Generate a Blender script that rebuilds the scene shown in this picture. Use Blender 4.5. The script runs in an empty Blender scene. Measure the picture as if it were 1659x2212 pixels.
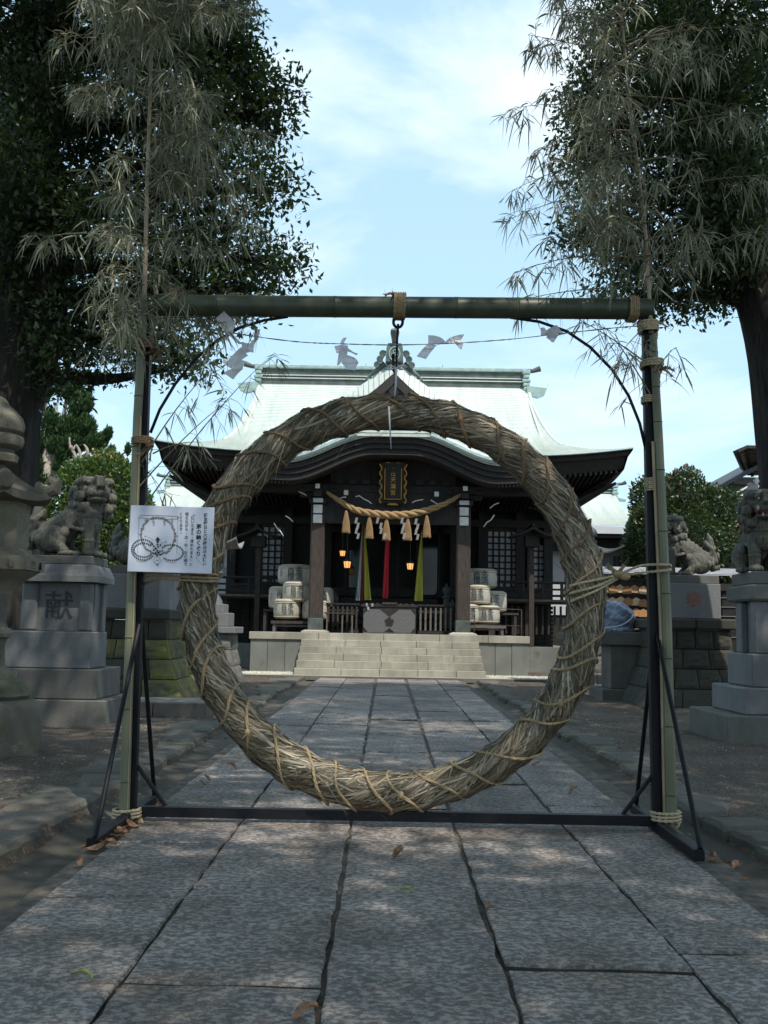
import bpy, bmesh, math, random
import numpy as np
from mathutils import Vector, Matrix, noise
S = bpy.context.scene
C = S.collection
PI = math.pi
rnd = random.Random(7)
R = np.random.default_rng(11)

# ---------------------------------------------------------------- camera
CAM_H, PITCH, ROLL, YAW, FOC = 1.0, math.atan(249.6 / 2230), 0.018, 0.004, 2230.0
cd = bpy.data.cameras.new('camera'); cam = bpy.data.objects.new('camera', cd); C.objects.link(cam)
cd.sensor_fit = 'VERTICAL'; cd.sensor_height = 24.0; cd.lens = FOC / 2212 * 24.0
cd.clip_start = 0.05; cd.clip_end = 1500
cam.matrix_world = (Matrix.Translation((0, 0, CAM_H)) @ Matrix.Rotation(YAW, 4, 'Z') @
                    Matrix.Rotation(PI / 2 + PITCH, 4, 'X') @ Matrix.Rotation(ROLL, 4, 'Z'))
S.camera = cam

# ---------------------------------------------------------------- light
SUN_EL, SUN_AZ = math.radians(58), math.radians(30)      # sun high, behind the viewer and to the right
sdir = Vector((math.cos(SUN_EL) * math.sin(SUN_AZ), -math.cos(SUN_EL) * math.cos(SUN_AZ), math.sin(SUN_EL)))
W = bpy.data.worlds.new('World'); S.world = W; W.use_nodes = True
wn = W.node_tree.nodes; wl = W.node_tree.links; wn.clear()
def wnode(t, **k):
    n = wn.new(t)
    for a, b in k.items(): setattr(n, a, b)
    return n
sky = wnode('ShaderNodeTexSky', sky_type='NISHITA', sun_disc=False, sun_elevation=SUN_EL,
            sun_rotation=math.atan2(sdir.x, sdir.y), air_density=1.0, dust_density=1.6, ozone_density=1.0)
tc = wnode('ShaderNodeTexCoord')
sepx = wnode('ShaderNodeSeparateXYZ'); wl.new(tc.outputs['Generated'], sepx.inputs[0])
mpn = wnode('ShaderNodeMapping'); mpn.inputs['Scale'].default_value = (1.0, 1.0, 2.0); mpn.inputs['Location'].default_value = (0.42, 0.1, 0.25)
wl.new(tc.outputs['Generated'], mpn.inputs[0])
cn = wnode('ShaderNodeTexNoise'); cn.inputs['Scale'].default_value = 2.6; cn.inputs['Detail'].default_value = 9; cn.inputs['Roughness'].default_value = 0.55; cn.inputs['Distortion'].default_value = 0.35
wl.new(mpn.outputs[0], cn.inputs['Vector'])
cr = wnode('ShaderNodeValToRGB'); cr.color_ramp.elements[0].position = 0.53; cr.color_ramp.elements[1].position = 0.74
cr.color_ramp.elements[0].color = (0, 0, 0, 1); cr.color_ramp.elements[1].color = (0.85, 0.85, 0.85, 1)
wl.new(cn.outputs[0], cr.inputs[0])
hz = wnode('ShaderNodeMix', data_type='RGBA'); hz.inputs[0].default_value = 0.55; wl.new(sky.outputs[0], hz.inputs[6]); hz.inputs[7].default_value = (4.5, 6.8, 8.3, 1)
mx = wnode('ShaderNodeMix', data_type='RGBA'); wl.new(cr.outputs[0], mx.inputs[0]); wl.new(hz.outputs[2], mx.inputs[6])
mx.inputs[7].default_value = (7.0, 7.5, 7.8, 1)
bg = wnode('ShaderNodeBackground'); bg.inputs[1].default_value = 0.14
wo = wnode('ShaderNodeOutputWorld'); wl.new(mx.outputs[2], bg.inputs[0]); wl.new(bg.outputs[0], wo.inputs[0])
sl = bpy.data.lights.new('sun', 'SUN'); sl.energy = 3.6; sl.angle = math.radians(0.5); sl.color = (1.0, 0.955, 0.88)
so = bpy.data.objects.new('sun', sl); C.objects.link(so); so.rotation_euler = sdir.to_track_quat('Z', 'Y').to_euler(); so.location = (10, -20, 40)
S.view_settings.view_transform = 'Standard'; S.view_settings.look = 'None'; S.view_settings.exposure = 0.35; S.view_settings.gamma = 1
S.view_settings.use_curve_mapping = False
S.render.engine = 'CYCLES'
S.cycles.max_bounces = 8; S.cycles.transparent_max_bounces = 8

# ---------------------------------------------------------------- helpers
def at(x, y, Y):
    """point at depth Y seen at photo position (x, y), used to take measurements over from the photograph"""
    dx, dy = x - 829.5, 1106 - y
    c, s = math.cos(ROLL), math.sin(ROLL)
    X = dx * c - dy * s; U = dx * s + dy * c
    Yf = FOC * math.cos(PITCH) - U * math.sin(PITCH); Z = FOC * math.sin(PITCH) + U * math.cos(PITCH)
    c, s = math.cos(YAW), math.sin(YAW)
    a, b = X * c - Yf * s, X * s + Yf * c
    t = Y / b
    return (a * t, Y, CAM_H + Z * t)

def V3(p): return Vector(p)
class MB:
    def __init__(s): s.v = []; s.f = []; s.var = []; s.cur = 0.5
    def add(s, vs, fs, var=None):
        n = len(s.v); s.v += [tuple(p) for p in vs]; s.f += [tuple(i + n for i in q) for q in fs]
        s.var += [s.cur if var is None else var] * len(vs); return s
    def box(s, a, b, bev=0.0, var=None):
        x0, y0, z0 = [min(p, q) for p, q in zip(a, b)]; x1, y1, z1 = [max(p, q) for p, q in zip(a, b)]
        if bev <= 0:
            return s.add([(x0,y0,z0),(x1,y0,z0),(x1,y1,z0),(x0,y1,z0),(x0,y0,z1),(x1,y0,z1),(x1,y1,z1),(x0,y1,z1)],
                         [(3,2,1,0),(4,5,6,7),(0,1,5,4),(1,2,6,5),(2,3,7,6),(3,0,4,7)], var)
        b_ = min(bev, (x1-x0)/2.1, (y1-y0)/2.1, (z1-z0)/2.1)
        vs = []; ix = {}
        for i in (0, 1):
            for j in (0, 1):
                for k in (0, 1):
                    X, Y, Z = (x0, x1)[i], (y0, y1)[j], (z0, z1)[k]; dx, dy, dz = b_*(1-2*i), b_*(1-2*j), b_*(1-2*k)
                    ix[i, j, k] = len(vs); vs += [(X, Y+dy, Z+dz), (X+dx, Y, Z+dz), (X+dx, Y+dy, Z)]
        fs = []; q = ((0, 0), (1, 0), (1, 1), (0, 1))
        for t in (0, 1):
            fs += [tuple(ix[t, a_, c_] for a_, c_ in q), tuple(ix[a_, t, c_]+1 for a_, c_ in q), tuple(ix[a_, c_, t]+2 for a_, c_ in q)]
        for a_ in (0, 1):
            for c_ in (0, 1):
                fs += [(ix[a_, c_, 0], ix[a_, c_, 0]+1, ix[a_, c_, 1]+1, ix[a_, c_, 1]),
                       (ix[a_, 0, c_], ix[a_, 0, c_]+2, ix[a_, 1, c_]+2, ix[a_, 1, c_]),
                       (ix[0, a_, c_]+1, ix[0, a_, c_]+2, ix[1, a_, c_]+2, ix[1, a_, c_]+1)]
        fs += [(v, v+1, v+2) for v in ix.values()]
        return s.add(vs, fs, var)
    def obox(s, c, ax, ay, az, var=None):
        """box with centre c and half axes ax ay az"""
        c, ax, ay, az = map(Vector, (c, ax, ay, az)); vs = []
        for k in (-1, 1):
            for i, j in ((-1,-1),(1,-1),(1,1),(-1,1)): vs.append(c + i*ax + j*ay + k*az)
        return s.add(vs, [(3,2,1,0),(4,5,6,7),(0,1,5,4),(1,2,6,5),(2,3,7,6),(3,0,4,7)], var)
    def beam(s, p, q, w, h, up=(0,0,1), var=None):
        p, q = Vector(p), Vector(q); d = (q-p); L = d.length; d = d/L; u = Vector(up)
        if abs(d.dot(u)) > .99: u = Vector((0,1,0))
        r = d.cross(u).normalized(); u = r.cross(d)
        return s.obox((p+q)/2, d*(L/2), r*(w/2), u*(h/2), var)
    def tube(s, pts, rad, n=8, cap=True, closed=False, var=None):
        P = [Vector(p) for p in pts]; m = len(P)
        if not hasattr(rad, '__len__'): rad = [rad]*m
        if closed: T = [(P[(i+1) % m]-P[i-1]).normalized() for i in range(m)]
        else: T = [(P[min(i+1,m-1)]-P[max(i-1,0)]).normalized() for i in range(m)]
        u = Vector((0,0,1)) if abs(T[0].z) < .9 else Vector((1,0,0))
        u = (u - T[0]*u.dot(T[0])).normalized(); vs = []
        for i in range(m):
            u = (u - T[i]*u.dot(T[i])).normalized(); w = T[i].cross(u)
            for k in range(n):
                a = 2*PI*k/n; vs.append(P[i] + (u*math.cos(a)+w*math.sin(a))*rad[i])
        fs = []
        for i in range(m if closed else m-1):
            j = (i+1) % m
            for k in range(n): fs.append((i*n+k, i*n+(k+1) % n, j*n+(k+1) % n, j*n+k))
        if cap and not closed: fs += [tuple(range(n))[::-1], tuple((m-1)*n+k for k in range(n))]
        return s.add(vs, fs, var)
    def lathe(s, prof, c=(0,0,0), n=24, rot=0.0, sq=False, var=None):
        """prof: list of (radius, z); sq: radius is to the flat of a regular polygon"""
        vs = []; k_ = 1/math.cos(PI/n) if sq else 1
        for r, z in prof:
            for k in range(n):
                a = 2*PI*(k+.5 if sq else k)/n + rot; vs.append((c[0]+r*k_*math.cos(a), c[1]+r*k_*math.sin(a), c[2]+z))
        fs = []
        for i in range(len(prof)-1):
            for k in range(n): fs.append((i*n+k, i*n+(k+1) % n, (i+1)*n+(k+1) % n, (i+1)*n+k))
        fs += [tuple(range(n))[::-1], tuple((len(prof)-1)*n+k for k in range(n))]
        return s.add(vs, fs, var)
    def prism(s, poly, y0, y1, var=None, ax='y'):
        """extrude a polygon given in (x, z) from y0 to y1 (ax y), or (y, z) along x (ax x), or (x, y) along z"""
        n = len(poly)
        def P(p, t): return (p[0], t, p[1]) if ax == 'y' else ((t, p[0], p[1]) if ax == 'x' else (p[0], p[1], t))
        vs = [P(p, y0) for p in poly] + [P(p, y1) for p in poly]
        fs = [tuple(range(n)), tuple(range(n, 2*n))[::-1]] + [(i, (i+1) % n, n+(i+1) % n, n+i) for i in range(n)]
        return s.add(vs, fs, var)
    def ell(s, c, r, n=12, m=8, M=None, var=None):
        vs = []; fs = []
        for i in range(m+1):
            t = PI*i/m
            for k in range(n):
                a = 2*PI*k/n; p = Vector((r[0]*math.sin(t)*math.cos(a), r[1]*math.sin(t)*math.sin(a), r[2]*math.cos(t)))
                if M: p = M @ p
                vs.append(p + Vector(c))
        for i in range(m):
            for k in range(n): fs.append((i*n+k, (i+1)*n+k, (i+1)*n+(k+1) % n, i*n+(k+1) % n))
        return s.add(vs, fs, var)
    def grid(s, fn, nu, nv, var=None):
        vs = [fn(i/nu, j/nv) for j in range(nv+1) for i in range(nu+1)]
        fs = [(j*(nu+1)+i, j*(nu+1)+i+1, (j+1)*(nu+1)+i+1, (j+1)*(nu+1)+i) for j in range(nv) for i in range(nu)]
        return s.add(vs, fs, var)
    def rope(s, pts, rad, pitch, strands=3, n=5, sub=1, closed=False):
        P = [Vector(p) for p in pts]; L = 0; m = len(P)
        T = [(P[min(i+1,m-1)]-P[max(i-1,0)]).normalized() for i in range(m)]
        if not hasattr(rad, '__len__'): rad = [rad]*m
        u = Vector((0,0,1)) if abs(T[0].z) < .9 else Vector((1,0,0)); out = [[] for _ in range(strands)]
        for i in range(m):
            if i: L += (P[i]-P[i-1]).length
            u = (u - T[i]*u.dot(T[i])).normalized(); w = T[i].cross(u)
            for k in range(strands):
                a = 2*PI*(k/strands + L/pitch); out[k].append(P[i] + (u*math.cos(a)+w*math.sin(a))*rad[i]*.5)
        for k in range(strands): s.tube(out[k], [r*.56 for r in rad], n, var=rnd.random())
        return s
    def mesh(s, name, mat=None, smooth=False, var=True):
        me = bpy.data.meshes.new(name); me.from_pydata(s.v, [], s.f); me.validate()
        if mat: me.materials.append(mat)
        if smooth is True: me.shade_smooth()
        if var and len(me.vertices) == len(s.var):
            a = me.attributes.new('var', 'FLOAT', 'POINT'); a.data.foreach_set('value', s.var)
        me.update()
        if smooth == 'auto':
            me.shade_smooth()
            bm = bmesh.new(); bm.from_mesh(me)
            bmesh.ops.recalc_face_normals(bm, faces=bm.faces)
            for e in bm.edges:
                if len(e.link_faces) == 2 and e.calc_face_angle(0) > .6: e.smooth = False
            bm.to_mesh(me); bm.free()
        return me
    def build(s, name, mat, parent=None, smooth=False, loc=None, rot=None):
        o = bpy.data.objects.new(name, s.mesh(name, mat, smooth)); C.objects.link(o)
        if parent is not None: o.parent = parent
        if loc is not None: o.location = loc
        if rot is not None: o.rotation_euler = rot
        return o

def tag(o, label=None, cat=None, group=None, kind=None):
    if label: o['label'] = label
    if cat: o['category'] = cat
    if group: o['group'] = group
    if kind: o['kind'] = kind
    return o
def thing(name, label, cat, loc=(0,0,0), rz=0.0, group=None, kind=None):
    o = bpy.data.objects.new(name, None); C.objects.link(o); o.location = loc; o.rotation_euler = (0,0,rz); o.empty_display_size = .2
    return tag(o, label, cat, group, kind)
def piece(name, me, parent, loc=(0,0,0), rot=(0,0,0), scale=None):
    o = bpy.data.objects.new(name, me); C.objects.link(o); o.parent = parent; o.location = loc; o.rotation_euler = rot
    if scale: o.scale = scale
    return o
def copy_tree(o, parent=None):
    c = o.copy(); C.objects.link(c); c.parent = parent
    for ch in list(o.children): copy_tree(ch, c)
    return c
def np_mesh(name, verts, quads, mat, var=None, smooth=False):
    me = bpy.data.meshes.new(name); nv, nf = len(verts), len(quads); k = quads.shape[1]
    me.vertices.add(nv); me.vertices.foreach_set('co', np.asarray(verts, np.float32).ravel())
    me.loops.add(nf*k); me.loops.foreach_set('vertex_index', quads.astype(np.int32).ravel())
    me.polygons.add(nf); me.polygons.foreach_set('loop_start', np.arange(0, nf*k, k, dtype=np.int32))
    if var is not None:
        a = me.attributes.new('var', 'FLOAT', 'POINT'); a.data.foreach_set('value', np.asarray(var, np.float32))
    if mat: me.materials.append(mat)
    me.update(calc_edges=True)
    if smooth: me.shade_smooth()
    return me
def link(name, me, parent=None):
    o = bpy.data.objects.new(name, me); C.objects.link(o)
    if parent is not None: o.parent = parent
    return o

# ---------------------------------------------------------------- text (outlines of the built-in typeface, turned into meshes)
_tx = {}
def text_mesh(body, size=1.0, bold=0.0, ext=0.0, mat=None, line=1.0):
    key = (body, size, bold, ext, mat.name if mat else '', line)
    if key in _tx: return _tx[key]
    cu = bpy.data.curves.new('letters', 'FONT'); cu.body = body; cu.size = size; cu.align_x = 'CENTER'; cu.align_y = 'CENTER'
    cu.offset = bold; cu.extrude = ext; cu.space_line = line; cu.resolution_u = 3
    o = bpy.data.objects.new('letters', cu); C.objects.link(o)
    bpy.context.view_layer.update()
    me = bpy.data.meshes.new_from_object(o.evaluated_get(bpy.context.evaluated_depsgraph_get()))
    bpy.data.objects.remove(o); bpy.data.curves.remove(cu)
    me.materials.clear()
    if mat: me.materials.append(mat)
    _tx[key] = me
    return me

# ---------------------------------------------------------------- materials
def mat_new(name):
    m = bpy.data.materials.new(name); m.use_nodes = True; nt = m.node_tree; nt.nodes.clear()
    return m, nt
class N:
    def __init__(s, name):
        s.m, s.nt = mat_new(name); s.o = s.n('ShaderNodeOutputMaterial'); s.b = s.n('ShaderNodeBsdfPrincipled'); s.l(s.b.outputs[0], s.o.inputs[0])
    def n(s, t, **k):
        x = s.nt.nodes.new(t)
        for a, b in k.items(): setattr(x, a, b)
        return x
    def l(s, a, b): s.nt.links.new(a, b)
    def pos(s, scale=(1,1,1)):
        g = s.n('ShaderNodeNewGeometry'); mp = s.n('ShaderNodeMapping'); mp.inputs['Scale'].default_value = scale
        s.l(g.outputs['Position'], mp.inputs[0]); return mp.outputs[0]
    def objc(s, scale=(1,1,1)):
        g = s.n('ShaderNodeTexCoord'); mp = s.n('ShaderNodeMapping'); mp.inputs['Scale'].default_value = scale
        s.l(g.outputs['Object'], mp.inputs[0]); return mp.outputs[0]
    def noise(s, scale, vec=None, detail=4, rough=.55, dist=0.0):
        x = s.n('ShaderNodeTexNoise'); x.inputs['Scale'].default_value = scale; x.inputs['Detail'].default_value = detail
        x.inputs['Roughness'].default_value = rough; x.inputs['Distortion'].default_value = dist
        s.l(vec if vec is not None else s.pos(), x.inputs['Vector']); return x.outputs[0]
    def ramp(s, fac, stops):
        x = s.n('ShaderNodeValToRGB'); e = x.color_ramp.elements
        while len(e) < len(stops): e.new(.5)
        for i, (p, c) in enumerate(stops): e[i].position = p; e[i].color = (*c, 1) if len(c) == 3 else c
        s.l(fac, x.inputs[0]); return x.outputs[0]
    def mixc(s, fac, a, b, mode='MIX'):
        x = s.n('ShaderNodeMix', data_type='RGBA', blend_type=mode)
        if hasattr(fac, 'links'): s.l(fac, x.inputs[0])
        else: x.inputs[0].default_value = fac
        for v, i in ((a, 6), (b, 7)):
            if hasattr(v, 'links'): s.l(v, x.inputs[i])
            else: x.inputs[i].default_value = (*v, 1)
        return x.outputs[2]
    def var(s):
        x = s.n('ShaderNodeAttribute', attribute_name='var'); return x.outputs['Fac']
    def rand(s): return s.n('ShaderNodeObjectInfo').outputs['Random']
    def math(s, op, a, b=0.0):
        x = s.n('ShaderNodeMath', operation=op)
        for v, i in ((a, 0), (b, 1)):
            if hasattr(v, 'links'): s.l(v, x.inputs[i])
            else: x.inputs[i].default_value = v
        return x.outputs[0]
    def bump(s, h, strength=.3, dist=.01):
        x = s.n('ShaderNodeBump'); x.inputs['Strength'].default_value = strength; x.inputs['Distance'].default_value = dist
        s.l(h, x.inputs['Height']); s.l(x.outputs[0], s.b.inputs['Normal'])
    def fin(s, col=None, rough=.8, metal=0.0, spec=None, trans=None):
        if col is not None:
            if hasattr(col, 'links'): s.l(col, s.b.inputs['Base Color'])
            else: s.b.inputs['Base Color'].default_value = (*col, 1)
        if hasattr(rough, 'links'): s.l(rough, s.b.inputs['Roughness'])
        else: s.b.inputs['Roughness'].default_value = rough
        s.b.inputs['Metallic'].default_value = metal
        if spec is not None: s.b.inputs['Specular IOR Level'].default_value = spec
        if trans:
            t = s.n('ShaderNodeBsdfTranslucent'); t.inputs[0].default_value = (*trans[1], 1); a = s.n('ShaderNodeMixShader'); a.inputs[0].default_value = trans[0]
            s.l(s.b.outputs[0], a.inputs[1]); s.l(t.outputs[0], a.inputs[2]); s.l(a.outputs[0], s.o.inputs[0])
        return s.m
def sc(c, k): return tuple(min(1, x*k) for x in c)

def stone(name, base, speck=.5, stain=.5, moss=None, mossamt=.5, bump=.4, rough=.85, big=1.3, crev=0):
    n = N(name)
    c1 = n.ramp(n.noise(big, detail=5), [(.3, sc(base, 1-.45*stain)), (.7, sc(base, 1+.25*stain))])
    sp = n.ramp(n.noise(170, detail=2), [(.34, (1-speck,)*3), (.5, (1, 1, 1)), (.68, (1+speck*.0+.0,)*3)])
    c2 = n.mixc(1.0, c1, sp, 'MULTIPLY')
    c3 = n.mixc(n.ramp(n.noise(260, detail=1), [(.6, (0,)*3), (.68, (.35*speck*2,)*3)]), c2, sc(base, 1.9))
    st = n.ramp(n.noise(1, n.pos((9, 9, .9)), detail=6), [(.5, (0,)*3), (.78, (.5*stain,)*3)])
    c4 = n.mixc(st, c3, sc(base, .4))
    if moss:
        c4 = n.mixc(n.ramp(n.noise(2.6, detail=7, rough=.65), [(.62-.28*mossamt, (0,)*3), (.74-.2*mossamt, (.85,)*3)]), c4, moss)
    if crev:   # shade painted into the carved hollows, crests lightened; pale lichen spots on top
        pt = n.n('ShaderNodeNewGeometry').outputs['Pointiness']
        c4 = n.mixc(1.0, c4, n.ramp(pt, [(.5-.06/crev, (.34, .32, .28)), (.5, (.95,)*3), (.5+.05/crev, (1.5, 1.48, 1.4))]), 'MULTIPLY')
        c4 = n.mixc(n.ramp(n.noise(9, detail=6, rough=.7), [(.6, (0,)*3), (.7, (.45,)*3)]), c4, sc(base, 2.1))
    n.bump(n.noise(60, detail=6, rough=.7), bump, .012)
    return n.fin(c4, rough)
M = {}
M['granite'] = stone('granite', (.20, .198, .195), .5, .55, bump=.25)
M['granite_dirty'] = stone('granite_dirty', (.15, .143, .128), .4, .9, (.10, .10, .06), .25, bump=.35)
M['granite_pale'] = stone('granite_pale', (.375, .345, .275), .35, .9, bump=.2)
M['granite_wall'] = stone('granite_wall', (.21, .215, .19), .3, .7, (.10, .10, .05), .2, bump=.2)
M['lantern_stone'] = stone('lantern_stone', (.17, .152, .12), .35, .9, (.085, .085, .035), .42, bump=.9, crev=.7)
M['lion_stone'] = stone('lion_stone', (.125, .12, .10), .3, .9, (.09, .085, .045), .36, bump=.7, crev=1.2)
M['rough_stone'] = stone('rough_stone', (.062, .057, .043), .4, .8, (.04, .043, .018), .4, bump=1.0)
M['moss_stone'] = stone('moss_stone', (.12, .11, .06), .3, .6, (.185, .172, .04), .62, bump=1.0)
M['curb_stone'] = stone('curb_stone', (.125, .112, .09), .35, .8, (.09, .09, .05), .35, bump=.9, big=2.2)
M['dark_bronze'] = stone('dark_bronze', (.06, .07, .065), .2, .6, bump=.2, rough=.55)

def paving():
    n = N('paving_granite')
    v = n.pos((1, 1.25, 1)); f1 = n.noise(38, v, 6, .7, .4)
    base = n.mixc(n.rand(), (.168, .145, .127), (.290, .253, .224))
    a = n.ramp(f1, [(.42, (.50, .49, .48)), (.50, (.84, .84, .84)), (.57, (1.62, 1.63, 1.65))])
    c = n.mixc(1.0, base, a, 'MULTIPLY')
    b = n.ramp(n.noise(2.4, detail=6), [(.36, (.66, .62, .56)), (.55, (1.0,)*3), (.7, (1.15,)*3)])
    c = n.mixc(1.0, c, b, 'MULTIPLY')
    c = n.mixc(n.ramp(n.noise(420, detail=1), [(.66, (0,)*3), (.72, (.6,)*3)]), c, (.5, .5, .5))
    c = n.mixc(n.ramp(n.noise(7, detail=8, rough=.7), [(.66, (0,)*3), (.72, (.7,)*3)]), c, (.07, .06, .05))
    h = n.mixc(.45, f1, n.noise(7, detail=7, rough=.65))
    n.bump(h, .9, .025)
    return n.fin(c, .68)
M['paving'] = paving()
def gravel():
    n = N('dirt_and_gravel')
    a = n.ramp(n.noise(1.1, detail=6), [(.3, (.058, .042, .029)), (.7, (.135, .105, .077))])
    v = n.n('ShaderNodeTexVoronoi'); v.inputs['Scale'].default_value = 75; n.l(n.pos(), v.inputs['Vector'])
    b = n.ramp(v.outputs['Color'], [(.2, (.55,)*3), (.75, (1.1,)*3), (.9, (2.0, 1.95, 1.85))])
    c = n.mixc(1.0, a, b, 'MULTIPLY')
    c = n.mixc(n.ramp(n.noise(.7, detail=3), [(.52, (0,)*3), (.62, (.55,)*3)]), c, (.10, .065, .04))
    n.bump(n.mixc(.6, v.outputs['Distance'], n.noise(40, detail=5)), .8, .02)
    return n.fin(c, .95)
M['gravel'] = gravel()
def simple(name, c, rough=.8, metal=0, noise_s=None, amt=.3, bump=0, spec=None, vec=None, emit=None, trans=None):
    n = N(name); col = c
    if noise_s:
        nz = n.noise(noise_s, n.pos(vec) if vec else None, 5); col = n.ramp(nz, [(.3, sc(c, 1-amt)), (.7, sc(c, 1+amt))])
        if bump: n.bump(nz, bump, .006)
    if emit: n.b.inputs['Emission Color'].default_value = (*emit[0], 1); n.b.inputs['Emission Strength'].default_value = emit[1]
    return n.fin(col, rough, metal, spec, trans)
M['joint_dark'] = simple('dark_slab_side', (.045, .04, .033), .95, 0, 22, .4)  # dark tone for the sides of the paving slabs
M['earth'] = simple('joint_earth', (.098, .083, .064), .95, 0, 22, .5, 1.0)
M['gutter'] = stone('gutter_earth', (.092, .08, .062), .4, .9, (.07, .07, .04), .3, bump=1.0, big=3)
M['black_metal'] = simple('black_painted_steel', (.007, .007, .009), .5, 0, 40, .3, .05, spec=.25)
M['wood_dark'] = simple('dark_weathered_wood', (.018, .0145, .012), .7, 0, 3, .5, .5, vec=(8, 8, 1))
M['wood_black'] = simple('blackened_wood', (.010, .009, .008), .75, 0, 3, .5, .4, vec=(1, 8, 8))
M['wood_mid'] = simple('brown_wood', (.042, .030, .023), .75, 0, 3, .5, .5, vec=(12, 12, 2))
M['wood_grey'] = simple('grey_wood', (.12, .10, .085), .8, 0, 3, .4, .5, vec=(2, 12, 12))
M['paper'] = simple('white_paper', (.88, .87, .90), .7, trans=(.8, (.95, .93, .95)))
M['shoji'] = simple('window_paper', (.42, .42, .44), .6, 0, 5, .1)
M['white_paint'] = simple('white_paint', (.66, .65, .62), .7, 0, 6, .15)
M['wing_wall'] = simple('white_plaster', (.55, .56, .58), .8, 0, 3, .08)
M['gold'] = simple('worn_gold', (.62, .38, .10), .35, .9, 30, .4)
M['lacquer'] = simple('black_lacquer', (.012, .011, .011), .3)
M['ink'] = simple('black_ink', (.02, .02, .022), .7)
M['ink_red'] = simple('red_brown_paint', (.32, .12, .07), .8, 0, 60, .4)
M['ink_grey'] = simple('grey_ink', (.20, .19, .18), .7, 0, 60, .4)
M['ink_blue'] = simple('pale_blue_ink', (.35, .45, .62), .7)
M['glass'] = simple('dark_glass', (.008, .01, .012), .08, spec=.35)
M['red_cloth'] = simple('red_cloth', (.50, .02, .04), .8, 0, 40, .1)
M['yellow_cloth'] = simple('yellow_green_cloth', (.36, .35, .05), .8, 0, 40, .1)
M['green_cloth'] = simple('green_cloth', (.03, .16, .09), .8)
M['white_cloth'] = simple('white_cloth', (.52, .53, .56), .8)
M['brown_cloth'] = simple('brown_red_cloth', (.32, .04, .03), .8)
M['tarp'] = simple('blue_tarpaulin', (.20, .24, .315), .42, 0, 3, .25, .4)
M['lamp'] = simple('lit_lamp_paper', (.8, .5, .2), .6, emit=((1, .42, .12), 1.1))
M['mouth_red'] = simple('faded_red_paint', (.16, .035, .03), .8)
M['teeth'] = simple('pale_teeth', (.42, .41, .38), .7)
M['grey_metal'] = simple('grey_metal', (.22, .22, .23), .4, .3)
M['white_metal'] = simple('white_sheet', (.60, .61, .64), .5)
M['house_wall'] = simple('grey_plaster', (.20, .19, .165), .9, 0, 2, .2)
M['house_roof'] = simple('dark_sheet_roof', (.05, .05, .055), .6)
M['crest'] = simple('dark_crest', (.03, .022, .018), .7)

def barrel_mat():
    n = N('straw_matting')
    w = n.noise(1, n.objc((160, 160, 14)), 2)
    c = n.ramp(w, [(.35, (.33, .31, .25)), (.65, (.50, .475, .40))])
    n.bump(w, .4, .004); return n.fin(c, .42)
M['barrel'] = barrel_mat()
def copper():
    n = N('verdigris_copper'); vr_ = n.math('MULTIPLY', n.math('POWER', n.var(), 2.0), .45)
    a = n.ramp(n.noise(1, n.pos((3.0, .35, .35)), 6), [(.3, (.52, .57, .515)), (.7, (.66, .69, .63))])
    b = n.ramp(n.noise(14, detail=4), [(.3, (.88,)*3), (.7, (1.07,)*3)])
    n.bump(n.noise(30), .1, .003)
    c_ = n.mixc(1, a, b, 'MULTIPLY'); c_ = n.mixc(n.ramp(n.noise(1, n.pos((5, .5, .5)), 6, .65), [(.5, (0,)*3), (.8, (.5,)*3)]), c_, (.36, .40, .35))
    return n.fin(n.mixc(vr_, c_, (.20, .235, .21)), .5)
M['copper'] = copper()
M['copper_green'] = simple('green_copper_trim', (.29, .385, .355), .5, 0, 6, .2)
M['copper_dark'] = simple('dark_bronze_trim', (.07, .085, .075), .55, 0, 5, .4)
M['copper_grey'] = simple('grey_green_bronze', (.085, .115, .105), .5, 0, 9, .35)
def straw():
    n = N('dried_straw')
    c = n.ramp(n.var(), [(0, (.045, .034, .021)), (.3, (.125, .096, .060)), (.65, (.25, .208, .142)), (.9, (.37, .32, .235)), (1, (.54, .49, .38))])
    c = n.mixc(1.0, c, n.ramp(n.noise(5, detail=3), [(.3, (.8, .76, .66)), (.7, (1.1,)*3)]), 'MULTIPLY')
    return n.fin(c, .6, trans=(.12, (.3, .26, .18)))
M['straw'] = straw()
M['straw_core'] = simple('straw_core', (.06, .047, .032), .9, 0, 40, .5, .6)
def rope_m(name, c):
    n = N(name); w = n.noise(120, detail=3)
    col = n.ramp(w, [(.3, sc(c, .6)), (.7, sc(c, 1.25))]); n.bump(w, .5, .003); return n.fin(col, .8)
M['rope'] = rope_m('straw_rope', (.33, .24, .13))
M['rope_dark'] = rope_m('weathered_rope', (.20, .13, .07))
M['rope_pale'] = rope_m('pale_rope', (.50, .40, .25))
M['shimenawa'] = rope_m('golden_straw_rope', (.33, .21, .095))
M['string'] = rope_m('grey_string', (.22, .23, .22))
def bamboo(name, c, c2):
    n = N(name); g = n.ramp(n.noise(1, n.pos((14, 14, 1.6)), 5), [(.3, c), (.7, c2)])
    n.bump(n.noise(1, n.pos((90, 90, 3))), .15, .002); return n.fin(g, .45)
M['bamboo'] = bamboo('faded_bamboo', (.11, .115, .06), (.20, .195, .12))
M['bamboo_green'] = bamboo('green_bamboo', (.075, .09, .035), (.14, .15, .065))
M['bamboo_beam'] = bamboo('dark_bamboo', (.035, .045, .025), (.065, .078, .045))
M['bamboo_tan'] = bamboo('split_bamboo', (.28, .21, .13), (.36, .28, .18))
def leafm(name, stops, tr, rough=.5, spec=.5):
    n = N(name); c = n.ramp(n.var(), stops); return n.fin(c, rough, spec=spec, trans=(.22, tr))
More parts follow.
